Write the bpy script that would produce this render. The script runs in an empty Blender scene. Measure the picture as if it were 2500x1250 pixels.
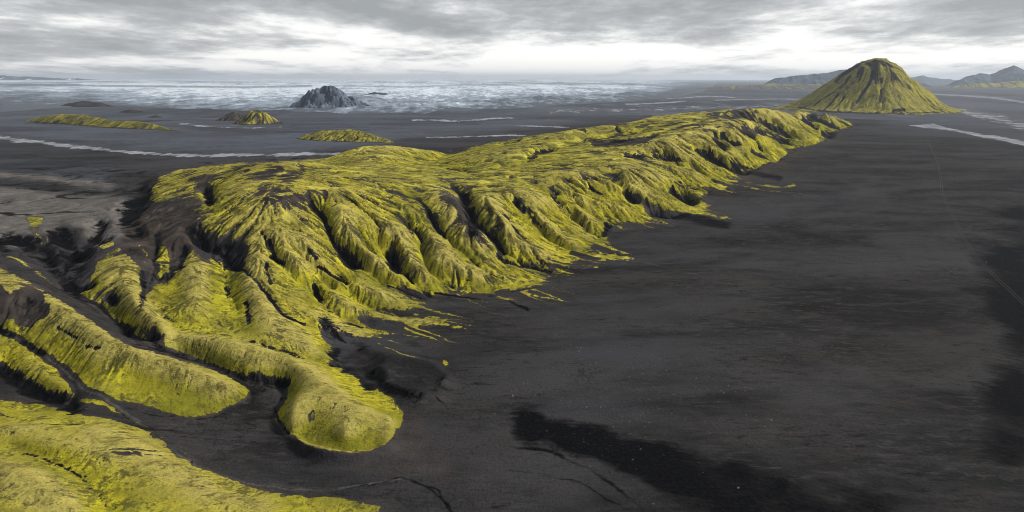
import bpy, math, time
import numpy as np
T0 = time.time()
S = bpy.context.scene
COL = S.collection
R = math.radians
rng = np.random.default_rng(7)

# ------------------------------------------------------------------ camera
CAM_H = 110.0
FPX = 1629.0                       # focal length in photo pixels (photo is 2500 wide)
PITCH = math.atan(433.0 / FPX)     # horizon sits 433 px above the middle
cd = bpy.data.cameras.new('camera')
cam = bpy.data.objects.new('camera', cd); COL.objects.link(cam)
cam.location = (0, 0, CAM_H)
cam.rotation_euler = (math.pi / 2 - PITCH, 0, 0)
cd.sensor_width = 36.0
cd.lens = FPX / 2500.0 * 36.0
cd.clip_start = 1.0; cd.clip_end = 200000.0
S.camera = cam

# ------------------------------------------------------------------ sky and sun
SUN_EL, SUN_AZ = R(33), R(84)      # azimuth measured from +Y towards +X (behind the ridge, right)
world = bpy.data.worlds.new("World"); S.world = world
world.use_nodes = True
def build_world():
    nt = world.node_tree; N = nt.nodes; L = nt.links; N.clear()
    def n(t, **k):
        o = N.new(t)
        for a, b in k.items(): setattr(o, a, b)
        return o
    def math_(op, a, b=None, clamp=False):
        m = n('ShaderNodeMath', operation=op, use_clamp=clamp)
        for i, v in enumerate((a, b)):
            if v is None: continue
            if isinstance(v, (int, float)): m.inputs[i].default_value = v
            else: L.new(v, m.inputs[i])
        return m.outputs[0]
    out = n('ShaderNodeOutputWorld'); bg = n('ShaderNodeBackground')
    L.new(bg.outputs[0], out.inputs[0])
    sky = n('ShaderNodeTexSky', sky_type='NISHITA', sun_disc=False, sun_elevation=SUN_EL, sun_rotation=SUN_AZ)
    tc = n('ShaderNodeTexCoord'); sep = n('ShaderNodeSeparateXYZ'); L.new(tc.outputs['Generated'], sep.inputs[0])
    X, Y, Z = sep.outputs
    # cloud deck seen in perspective: direction projected on a high sheet
    zz = math_('ADD', math_('MAXIMUM', Z, 0.0), 0.09)
    px = math_('DIVIDE', X, zz); py = math_('DIVIDE', Y, zz)
    cx = n('ShaderNodeCombineXYZ'); L.new(px, cx.inputs[0]); L.new(py, cx.inputs[1])
    def noise(vec, sc, det, rough, sx=1, sy=1, off=0, dist=0.0):
        mp = n('ShaderNodeMapping'); mp.inputs['Scale'].default_value = (sx, sy, 1); mp.inputs['Location'].default_value = (off, off * .7, off)
        L.new(vec, mp.inputs[0])
        t = n('ShaderNodeTexNoise'); t.inputs['Scale'].default_value = sc; t.inputs['Detail'].default_value = det
        t.inputs['Roughness'].default_value = rough; t.inputs['Distortion'].default_value = dist
        L.new(mp.outputs[0], t.inputs['Vector']); return t.outputs['Fac']
    def ramp(f, pts):
        r = n('ShaderNodeValToRGB'); L.new(f, r.inputs[0]); e = r.color_ramp.elements
        while len(e) > 1: e.remove(e[-1])
        e[0].position = pts[0][0]; e[0].color = (*pts[0][1], 1)
        for p, c in pts[1:]:
            q = e.new(p); q.color = (*c, 1)
        return r.outputs[0]
    big = noise(cx.outputs[0], 0.36, 8, 0.56, 1.35, 1.0, 3.1, 0.15)
    fin = noise(cx.outputs[0], 2.0, 8, 0.66, 1.6, 1.0, 9.7, 0.15)
    f = math_('ADD', math_('MULTIPLY', big, 0.78), math_('MULTIPLY', fin, 0.22))
    # brighter break low in the middle of the view, heavier cloud higher up
    az = math_('ARCTAN2', X, Y)
    da = math_('DIVIDE', math_('SUBTRACT', az, 0.06), 0.42)
    de = math_('DIVIDE', math_('SUBTRACT', Z, 0.022), 0.045)
    g = math_('EXPONENT', math_('MULTIPLY', math_('ADD', math_('MULTIPLY', da, da), math_('MULTIPLY', de, de)), -1.0))
    up = math_('MULTIPLY', math_('SMOOTH_MIN', math_('MULTIPLY', Z, 10.0), 1.0), -0.12)
    back = math_('MULTIPLY', math_('SUBTRACT', 0.45, Y, True), -0.07)  # unseen sky behind the camera, darkened to make the light directional
    f = math_('ADD', math_('ADD', math_('ADD', math_('MULTIPLY', math_('SUBTRACT', f, 0.5), 1.35), 0.515), math_('ADD', back, math_('MULTIPLY', g, 0.11))), up)
    c = ramp(f, [(0.34, (3.7, 3.85, 4.0)), (0.42, (5.1, 5.2, 5.3)), (0.475, (6.9, 7.0, 7.05)), (0.53, (9.8, 9.8, 9.7)), (0.60, (13.0, 12.8, 12.3))])
    # high above the frame: unseen sky dimmed so the sun shapes the relief
    hi = math_('MULTIPLY', math_('SUBTRACT', Z, 0.15), 2.2, True)
    m0 = n('ShaderNodeMix', data_type='RGBA'); L.new(hi, m0.inputs['Factor']); L.new(c, m0.inputs[6]); m0.inputs[7].default_value = (3.2, 3.45, 3.9, 1)
    m1 = n('ShaderNodeMix', data_type='RGBA'); m1.inputs['Factor'].default_value = 0.92
    L.new(sky.outputs[0], m1.inputs[6]); L.new(m0.outputs[2], m1.inputs[7])
    L.new(m1.outputs[2], bg.inputs['Color'])
    bg.inputs['Strength'].default_value = 0.10
build_world()
sd = bpy.data.lights.new('sun', 'SUN'); sd.energy = 5.0; sd.angle = R(7); sd.color = (1.0, 0.965, 0.90)
sun = bpy.data.objects.new('sun', sd); COL.objects.link(sun)
sun.rotation_euler = (math.pi / 2 - SUN_EL, 0, math.pi - SUN_AZ)
S.view_settings.view_transform = 'Standard'
S.view_settings.look = 'None'
S.view_settings.exposure = 0.0
S.view_settings.gamma = 1.0
S.cycles.filter_width = 1.0
S.cycles.use_denoising = True

# ------------------------------------------------------------------ geometry helpers
cp, sp = math.cos(PITCH), math.sin(PITCH)
def tan_dep(v):
    return np.tan(PITCH - np.arctan((625.0 - np.asarray(v, float)) / FPX))
def ray(u, v):
    """ground direction per metre of forward(y) distance: x/y and drop/y"""
    a = (np.asarray(u, float) - 1250) / FPX; b = (625 - np.asarray(v, float)) / FPX
    yy = cp + b * sp
    return a / yy, (sp - b * cp) / yy
def unproj(u, v, z=0.0):
    sx, dz = ray(u, v); y = (CAM_H - z) / dz
    return sx * y, y
def proj(x, y, z):
    zc = y * cp - (z - CAM_H) * sp
    yc = y * sp + (z - CAM_H) * cp
    zc = np.maximum(zc, 1e-3)
    return 1250 + FPX * x / zc, 625 - FPX * yc / zc

def blur(a, s):
    """near-gaussian blur with sigma s cells (three box passes)"""
    if s <= 0.3: return a
    r = max(1, int(round(math.sqrt(s * s * 4 + 1) / 2 - 0.0)))
    for _ in range(3):
        for ax in (0, 1):
            n_ = a.shape[ax]
            p = np.concatenate([np.repeat(np.take(a, [0], ax), r + 1, ax), a, np.repeat(np.take(a, [-1], ax), r, ax)], ax)
            c = np.cumsum(p, ax, dtype=np.float64)
            hi = np.take(c, np.arange(2 * r + 1, 2 * r + 1 + n_), ax); lo = np.take(c, np.arange(0, n_), ax)
            a = ((hi - lo) / (2 * r + 1)).astype(np.float32)
    return a

def resize(a, shape):
    ys = np.linspace(0, a.shape[0] - 1, shape[0]); xs = np.linspace(0, a.shape[1] - 1, shape[1])
    y0 = np.minimum(ys.astype(int), a.shape[0] - 2) if a.shape[0] > 1 else np.zeros(shape[0], int)
    x0 = np.minimum(xs.astype(int), a.shape[1] - 2)
    fy = (ys - y0)[:, None]; fx = (xs - x0)[None]
    A = a[y0][:, x0]; B = a[y0][:, x0 + 1]; C_ = a[y0 + 1][:, x0]; D = a[y0 + 1][:, x0 + 1]
    return ((A * (1 - fx) + B * fx) * (1 - fy) + (C_ * (1 - fx) + D * fx) * fy).astype(np.float32)

def vnoise(shape, cell, seed, octaves=4, gain=0.5):
    g = np.random.default_rng(seed); out = np.zeros(shape, np.float32); amp = 1.0; tot = 0
    for _ in range(octaves):
        n0 = max(2, int(shape[0] / cell) + 3); n1 = max(2, int(shape[1] / cell) + 3)
        t = resize(g.standard_normal((n0, n1)).astype(np.float32), shape)
        out += amp * t; tot += amp * amp; amp *= gain; cell = max(1.0, cell / 2)
    return out / math.sqrt(tot)

def diffuse(val, msk, screen=0.0, iters=50):
    """fill a grid from sparse constraints (Laplace, coarse to fine)"""
    pyr = [(val * msk, msk.astype(np.float32))]
    while min(pyr[-1][0].shape) > 12:
        v, m = pyr[-1]
        h, w = (v.shape[0] + 1) // 2 * 2, (v.shape[1] + 1) // 2 * 2
        v = np.pad(v, ((0, h - v.shape[0]), (0, w - v.shape[1]))); m = np.pad(m, ((0, h - m.shape[0]), (0, w - m.shape[1])))
        pyr.append((v.reshape(h // 2, 2, w // 2, 2).sum((1, 3)), m.reshape(h // 2, 2, w // 2, 2).sum((1, 3))))
    sol = None
    for lv in range(len(pyr) - 1, -1, -1):
        v, m = pyr[lv]; known = m > 0; kv = np.where(known, v / np.maximum(m, 1e-6), 0).astype(np.float32)
        sol = np.full(v.shape, kv[known].mean() if screen == 0 else 0, np.float32) if sol is None else resize(sol, v.shape)
        sol[known] = kv[known]
        sc = screen * (4.0 ** lv); k = 1.0 / (4.0 + sc)
        for _ in range(iters if lv > 1 else iters):
            p = np.pad(sol, 1, mode='edge')
            new = (p[:-2, 1:-1] + p[2:, 1:-1] + p[1:-1, :-2] + p[1:-1, 2:]) * k
            sol = np.where(known, kv, new)
    return sol

def grad(h):
    gy, gx = np.gradient(h)
    return gy.astype(np.float32), gx.astype(np.float32)

def lic(h, length, seed, cell=1, base=None):
    """noise smeared along the fall line: rills, moss streaks"""
    H, W = h.shape
    nz = base if base is not None else vnoise(h.shape, cell, seed, 1)
    gy, gx = grad(h); m = np.sqrt(gy * gy + gx * gx) + 1e-9
    dy, dx = gy / m, gx / m
    acc = nz.copy(); cnt = 1
    Y0, X0 = np.mgrid[0:H, 0:W].astype(np.float32)
    for sgn in (1, -1):
        y, x = Y0.copy(), X0.copy()
        for _ in range(length):
            iy = np.clip(y + 0.5, 0, H - 1).astype(np.int32); ix = np.clip(x + 0.5, 0, W - 1).astype(np.int32)
            y += sgn * dy[iy, ix]; x += sgn * dx[iy, ix]
            iy = np.clip(y + 0.5, 0, H - 1).astype(np.int32); ix = np.clip(x + 0.5, 0, W - 1).astype(np.int32)
            acc += nz[iy, ix]; cnt += 1
    acc /= math.sqrt(cnt)
    return acc / acc.std()

def flow(h, npart, steps, seed, weight=None, jitter=0.35, inertia=0.35):
    """run-off: particles walking downhill; returns visit counts"""
    H, W = h.shape; g = np.random.default_rng(seed)
    gy, gx = grad(h)
    if weight is None:
        y = g.random(npart) * (H - 1); x = g.random(npart) * (W - 1)
    else:
        cw = np.cumsum(weight.ravel().astype(np.float64)); idx = np.minimum(np.searchsorted(cw, g.random(npart) * cw[-1]), H * W - 1)
        y = idx // W + g.random(npart); x = idx % W + g.random(npart)
    y = y.astype(np.float32); x = x.astype(np.float32)
    vy = np.zeros_like(y); vx = np.zeros_like(x); cnt = np.zeros(H * W, np.float32)
    for s in range(steps):
        iy = np.clip(y, 0, H - 1).astype(np.int32); ix = np.clip(x, 0, W - 1).astype(np.int32)
        id_ = iy * W + ix
        cnt += np.bincount(id_, minlength=H * W)
        a = gy[iy, ix]; b = gx[iy, ix]; m = np.sqrt(a * a + b * b)
        live = m > 1e-4
        m = m + 1e-6
        vy = inertia * vy - (1 - inertia) * a / m; vx = inertia * vx - (1 - inertia) * b / m
        k = np.sqrt(vy * vy + vx * vx) + 1e-6
        y = y + vy / k * live; x = x + vx / k * live
        if s % 8 == 7:
            ok = live & (y > 0) & (y < H - 1) & (x > 0) & (x < W - 1)
            y, x, vy, vx = y[ok], x[ok], vy[ok], vx[ok]
            if len(y) == 0: break
    return cnt.reshape(H, W)

def P(s):
    return [tuple(float(q) for q in p.split(',')) for p in s.split()]

# raster canvas in photo half-pixels, used to say where on the land a cover grows
MW, MH = 1250, 625
def canvas(): return np.zeros((MH, MW), np.float32)
def poly_mask(s):
    pts = np.array([(p[0] / 2, p[1] / 2) for p in P(s)]); m = np.zeros((MH, MW), bool)
    xs = np.arange(MW) + 0.5
    y0, y1 = int(max(0, pts[:, 1].min())), int(min(MH - 1, pts[:, 1].max() + 1))
    for y in range(y0, y1 + 1):
        yc = y + 0.5; c = []
        for a, b in zip(pts, np.roll(pts, -1, 0)):
            if (a[1] <= yc) != (b[1] <= yc): c.append(a[0] + (yc - a[1]) / (b[1] - a[1]) * (b[0] - a[0]))
        c.sort()
        for i in range(0, len(c) - 1, 2): m[y, (xs >= c[i]) & (xs <= c[i + 1])] = True
    return m
def fill(cv, s, val=1.0, soft=1.5):
    m = blur(poly_mask(s).astype(np.float32), soft) if soft else poly_mask(s).astype(np.float32)
    cv += (val - cv) * m
def stroke(cv, s, width, val=1.0, soft=1.0):
    pts = P(s); yy, xx = np.mgrid[0:MH, 0:MW]; best = np.full((MH, MW), 1e9, np.float32)
    for a, b in zip(pts[:-1], pts[1:]):
        ax, ay, bx, by = a[0] / 2, a[1] / 2, b[0] / 2, b[1] / 2
        x0, x1 = int(max(0, min(ax, bx) - 3 * width)), int(min(MW, max(ax, bx) + 3 * width + 1))
        y0, y1 = int(max(0, min(ay, by) - 3 * width)), int(min(MH, max(ay, by) + 3 * width + 1))
        if x1 <= x0 or y1 <= y0: continue
        X = xx[y0:y1, x0:x1] + .5; Y = yy[y0:y1, x0:x1] + .5
        dx, dy = bx - ax, by - ay; L2 = dx * dx + dy * dy + 1e-9
        t = np.clip(((X - ax) * dx + (Y - ay) * dy) / L2, 0, 1)
        wa = a[2] if len(a) > 2 else 1; wb = b[2] if len(b) > 2 else 1
        d = np.hypot(X - ax - t * dx, Y - ay - t * dy) / (width / 2 * (wa + (wb - wa) * t))
        best[y0:y1, x0:x1] = np.minimum(best[y0:y1, x0:x1], d)
    m = np.clip((1 + soft * .5 - best) / soft, 0, 1) if soft else (best < 1)
    cv += (val - cv) * m
def sample(cv, u, v, rep=True):
    x = np.clip(u / 2 - .5, 0, MW - 1.001); y = np.clip(v / 2 - .5, 0, MH - 1.001)
    x0 = x.astype(np.int32); y0 = y.astype(np.int32); fx = x - x0; fy = y - y0
    return ((cv[y0, x0] * (1 - fx) + cv[y0, x0 + 1] * fx) * (1 - fy) + (cv[y0 + 1, x0] * (1 - fx) + cv[y0 + 1, x0 + 1] * fx) * fy).astype(np.float32)

def grid_mesh(name, X, Y, Z, mat, keep=None, attrs=None, label=None):
    """one mesh from a regular grid; keep = cell mask"""
    H, W = X.shape
    idx = np.arange(H * W, dtype=np.int32).reshape(H, W)
    q = np.stack([idx[:-1, :-1], idx[:-1, 1:], idx[1:, 1:], idx[1:, :-1]], -1)
    q = q.reshape(-1, 4) if keep is None else q[keep]
    # orientation: make normals point up
    used = np.zeros(H * W, bool); used[q.ravel()] = True
    remap = np.cumsum(used) - 1
    q = remap[q]
    co = np.stack([X, Y, Z], -1).reshape(-1, 3)[used].astype(np.float32)
    a, b, c = co[q[0, 0]], co[q[0, 1]], co[q[0, 2]]
    if np.cross(b - a, c - b)[2] < 0: q = q[:, ::-1]
    me = bpy.data.meshes.new(name)
    me.vertices.add(len(co)); me.vertices.foreach_set('co', co.ravel())
    me.loops.add(q.size); me.loops.foreach_set('vertex_index', np.ascontiguousarray(q, np.int32).ravel())
    me.polygons.add(len(q)); me.polygons.foreach_set('loop_start', np.arange(0, q.size, 4, dtype=np.int32))
    me.polygons.foreach_set('use_smooth', np.ones(len(q), bool))
    me.update(calc_edges=True)
    for k, v in (attrs or {}).items():
        at = me.attributes.new(k, 'FLOAT', 'POINT'); at.data.foreach_set('value', v.reshape(-1)[used].astype(np.float32))
    me.materials.append(mat)
    o = bpy.data.objects.new(name, me); COL.objects.link(o)
    o['kind'] = 'structure'
    if label: o['label'] = label
    return o

# ------------------------------------------------------------------ materials
class NT:
    def __init__(s, name):
        s.m = bpy.data.materials.new(name); s.m.use_nodes = True; s.t = s.m.node_tree; s.t.nodes.clear()
        s.out = s.n('ShaderNodeOutputMaterial')
    def n(s, t, **k):
        o = s.t.nodes.new(t)
        for a, b in k.items(): setattr(o, a, b)
        return o
    def put(s, sock, v):
        if v is None: return
        if isinstance(v, (int, float)): sock.default_value = v
        elif isinstance(v, tuple): sock.default_value = v if len(v) != 3 or sock.type != 'RGBA' else (*v, 1)
        else: s.t.links.new(v, sock)
    def math(s, op, a, b=None, c=None, clamp=False):
        m = s.n('ShaderNodeMath', operation=op, use_clamp=clamp)
        for i, v in enumerate((a, b, c)): s.put(m.inputs[i], v)
        return m.outputs[0]
    def mix(s, f, a, b):
        m = s.n('ShaderNodeMix', data_type='RGBA'); s.put(m.inputs[0], f); s.put(m.inputs[6], a); s.put(m.inputs[7], b); return m.outputs[2]
    def attr(s, nm): return s.n('ShaderNodeAttribute', attribute_name=nm).outputs['Fac']
    def pos(s): return s.n('ShaderNodeNewGeometry').outputs['Position']
    def noise(s, sc, det=3, rough=.55, scale=(1, 1, 1), rot=0, vec=None, off=0.0, dist=0.0):
        mp = s.n('ShaderNodeMapping'); mp.inputs['Scale'].default_value = scale; mp.inputs['Rotation'].default_value = (0, 0, rot)
        mp.inputs['Location'].default_value = (off, off, 0)
        s.t.links.new(vec if vec is not None else s.pos(), mp.inputs[0])
        t = s.n('ShaderNodeTexNoise'); t.inputs['Scale'].default_value = sc; t.inputs['Detail'].default_value = det; t.inputs['Roughness'].default_value = rough; t.inputs['Distortion'].default_value = dist
        s.t.links.new(mp.outputs[0], t.inputs['Vector']); return t.outputs['Fac']
    def step(s, f, lo, hi, a=0.0, b=1.0):
        m = s.n('ShaderNodeMapRange', interpolation_type='SMOOTHSTEP'); s.put(m.inputs[0], f); s.put(m.inputs[1], lo); s.put(m.inputs[2], hi)
        s.put(m.inputs[3], a); s.put(m.inputs[4], b); return m.outputs[0]
    def bsdf(s, col, rough=.9, bump=None, dist=.3, strength=.6, spec=.25):
        b = s.n('ShaderNodeBsdfPrincipled'); s.put(b.inputs['Base Color'], col); s.put(b.inputs['Roughness'], rough)
        b.inputs['Specular IOR Level'].default_value = spec
        if bump is not None:
            bp = s.n('ShaderNodeBump'); bp.inputs['Distance'].default_value = dist; bp.inputs['Strength'].default_value = strength
            s.t.links.new(bump, bp.inputs['Height']); s.t.links.new(bp.outputs[0], b.inputs['Normal'])
        return b.outputs[0]
    def done(s, sh): s.t.links.new(sh, s.out.inputs['Surface']); return s.m

def land_material():
    s = NT('moss_and_ash')
    sp3 = s.attr('speck'); rut = s.attr('rut')
    moss, tan, black, bench, brown, st, st2 = [s.attr(k) for k in ('moss', 'tan', 'black', 'bench', 'brown', 'streak', 'fine')]
    n_big = s.noise(.012, 4, .6); n_mid = s.noise(.09, 4, .6); n_fin = s.noise(.8, 3, .65); n_gr = s.noise(3.0, 2, .6)
    n_str = s.noise(.0075, 7, .62, (1, 2.3, 1), R(14), dist=1.2); n_str2 = s.noise(.04, 6, .70, (1, 2.6, 1), R(10), off=40, dist=.8)
    n_b2 = s.noise(.03, 5, .65, off=12, dist=.6)
    n_huge0 = s.noise(.0045, 7, .66, (.6, 1, 1), off=33, dist=.8)
    # black volcanic sand of the plain, with wind and water streaks
    sand = s.mix(s.step(n_str, .36, .64), (.0095, .0092, .0094), (.042, .0395, .038))
    sand = s.mix(s.step(n_str2, .47, .72, 0, .6), sand, (.060, .052, .047))
    sand = s.mix(s.math('MULTIPLY', s.step(n_big, .52, .75), .45), sand, (.046, .040, .037))
    sand = s.mix(s.step(n_gr, .35, .75, 0, .35), sand, (.02, .02, .021))
    sand = s.mix(s.step(n_fin, .5, .7, 0, .4), sand, (.013, .013, .0135))
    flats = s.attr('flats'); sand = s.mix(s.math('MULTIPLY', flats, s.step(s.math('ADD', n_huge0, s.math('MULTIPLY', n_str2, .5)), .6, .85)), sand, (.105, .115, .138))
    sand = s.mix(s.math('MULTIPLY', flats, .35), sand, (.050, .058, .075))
    n_w = s.noise(.12, 5, .7, (1, 3.2, 1), R(28), off=90, dist=.5); sand = s.mix(s.math('MULTIPLY', s.step(n_w, .52, .70), s.step(n_big, .42, .58, .15, .8)), sand, (.050, .046, .043))
    sand = s.mix(s.math('MULTIPLY', s.step(n_w, .46, .34, 0, .8), s.step(n_b2, .42, .6)), sand, (.008, .008, .008))
    n_cr = s.noise(.022, 5, .6, (1, 1.7, 1), R(25), off=70, dist=1.6); n_cr2 = s.noise(.07, 4, .6, (1, 1.5, 1), R(-10), off=30, dist=1.2)
    crk = s.step(s.math('ABSOLUTE', s.math('SUBTRACT', n_cr, .5)), .004, .014, 1.0, 0.0); crk2 = s.step(s.math('ABSOLUTE', s.math('SUBTRACT', n_cr2, .5)), .004, .018, .7, 0.0)
    sand = s.mix(s.math('MULTIPLY', s.math('MAXIMUM', crk, crk2), s.step(n_big, .5, .65, 0, .6)), sand, (.009, .009, .009))
    n_huge = s.noise(.0022, 7, .68, (.55, 1, 1), off=17, dist=.6)
    sand = s.mix(s.step(n_huge, .47, .62, 0, .6), sand, (.050, .049, .054))
    sand = s.mix(s.step(n_huge, .34, .46, .6, 0), sand, (.010, .010, .012))
    grit = s.mix(s.step(n_mid, .35, .65), (.115, .103, .092), (.185, .168, .150))
    sand = s.mix(s.step(n_fin, .5, .7, 0, .4), sand, (.013, .013, .0135))
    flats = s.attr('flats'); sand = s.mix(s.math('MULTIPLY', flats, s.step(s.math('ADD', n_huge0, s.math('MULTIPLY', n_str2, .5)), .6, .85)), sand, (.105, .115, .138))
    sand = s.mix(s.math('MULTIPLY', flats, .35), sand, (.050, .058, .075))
    n_w = s.noise(.12, 5, .7, (1, 3.2, 1), R(28), off=90, dist=.5); sand = s.mix(s.math('MULTIPLY', s.step(n_w, .52, .70), s.step(n_big, .42, .58, .15, .8)), sand, (.050, .046, .043))
    sand = s.mix(s.math('MULTIPLY', s.step(n_w, .46, .34, 0, .8), s.step(n_b2, .42, .6)), sand, (.008, .008, .008))
    n_cr = s.noise(.022, 5, .6, (1, 1.7, 1), R(25), off=70, dist=1.6); n_cr2 = s.noise(.07, 4, .6, (1, 1.5, 1), R(-10), off=30, dist=1.2)
    crk = s.step(s.math('ABSOLUTE', s.math('SUBTRACT', n_cr, .5)), .004, .014, 1.0, 0.0); crk2 = s.step(s.math('ABSOLUTE', s.math('SUBTRACT', n_cr2, .5)), .004, .018, .7, 0.0)
    sand = s.mix(s.math('MULTIPLY', s.math('MAXIMUM', crk, crk2), s.step(n_big, .5, .65, 0, .6)), sand, (.009, .009, .009))
    n_huge = s.noise(.0022, 7, .68, (.55, 1, 1), off=17, dist=.6)
    sand = s.mix(s.step(n_huge, .47, .62, 0, .6), sand, (.050, .049, .054))
    sand = s.mix(s.step(n_huge, .34, .46, .6, 0), sand, (.010, .010, .012))
    grit = s.mix(s.step(n_fin, .4, .7, 0, .4), grit, (.05, .047, .046))
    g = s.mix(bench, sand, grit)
    soil = s.mix(s.step(s.math('ADD', s.math('MULTIPLY', st2, .12), n_mid), .35, .68), (.030, .024, .021), (.078, .062, .050))
    g = s.mix(brown, g, soil)
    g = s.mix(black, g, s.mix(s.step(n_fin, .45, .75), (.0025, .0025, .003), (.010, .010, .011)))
    # moss: lime on wet lower ground, straw on dry crests, thin where soil shows through
    yel = s.mix(s.step(n_mid, .35, .65), (.25, .215, .017), (.53, .475, .024))
    yel = s.mix(s.step(n_big, .5, .68, 0, .55), yel, (.35, .345, .018))
    dry = s.mix(s.step(n_fin, .3, .7), (.29, .24, .060), (.45, .385, .095))
    yel = s.mix(s.step(n_b2, .44, .62, 0, .85), yel, (.14, .14, .014))
    mc = s.mix(tan, yel, dry)
    mc = s.mix(s.step(st2, .1, 1.5, 0, .5), mc, (.68, .60, .10))
    mot = s.math('ADD', s.math('ADD', s.math('MULTIPLY', n_fin, .55), s.math('MULTIPLY', n_gr, .45)), s.math('ADD', s.math('MULTIPLY', st2, -.10), s.math('ADD', s.math('MULTIPLY', sp3, .13), s.math('MULTIPLY', n_mid, .7))))
    mc = s.mix(s.step(mot, .82, 1.04, 0, .9), mc, (.055, .048, .018))
    mc = s.mix(s.math('MULTIPLY', s.step(s.math('ADD', rut, s.math('MULTIPLY', n_mid, .8)), .65, 1.25), .85), mc, (.045, .038, .020))
    mc = s.mix(s.step(st, .4, 1.9, 0, .3), mc, (.10, .088, .03))
    mc = s.mix(s.math('MULTIPLY', s.step(n_gr, .5, .72), .45), mc, (.10, .10, .015))
    n_m3 = s.noise(.22, 5, .68, off=21, dist=.5)
    mc = s.mix(s.step(n_m3, .48, .66, 0, .6), mc, (.10, .088, .018))
    # bare streaks between the moss
    bare = s.math('ADD', s.math('MULTIPLY', st, .5), s.math('ADD', s.math('MULTIPLY', st2, .35), s.math('MULTIPLY', s.math('SUBTRACT', n_fin, .5), 2.4)))
    thr = s.math('MULTIPLY', s.math('SUBTRACT', moss, .56), 5.0)
    cover = s.math('MULTIPLY', s.step(s.math('ADD', bare, thr), -.3, .3), s.step(moss, .05, .3))
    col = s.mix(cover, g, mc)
    bump = s.math('ADD', s.math('MULTIPLY', n_fin, .8), s.math('ADD', s.math('MULTIPLY', n_gr, .3), s.math('MULTIPLY', cover, .35)))
    return s.done(s.bsdf(col, .92, bump, .8, .7, .03))

# ------------------------------------------------------------------ the land: heights
TH0, TH1 = R(-50), R(46)
STEP = 0.0017
RL0, RL1 = math.log(100.0), math.log(2150.0)
th = np.arange(TH0, TH1, STEP); lr = np.arange(RL0, RL1, STEP)
H_, W_ = len(lr), len(th)
rr = np.exp(lr)[:, None].astype(np.float32); tt = th[None].astype(np.float32)
GX = (rr * np.sin(tt)).astype(np.float32); GY = (rr * np.cos(tt)).astype(np.float32)
CELL = (rr * STEP + 0 * tt).astype(np.float32)
def to_cell(x, y):
    return (math.log(math.hypot(x, y)) - RL0) / STEP, (math.atan2(x, y) - TH0) / STEP

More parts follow.
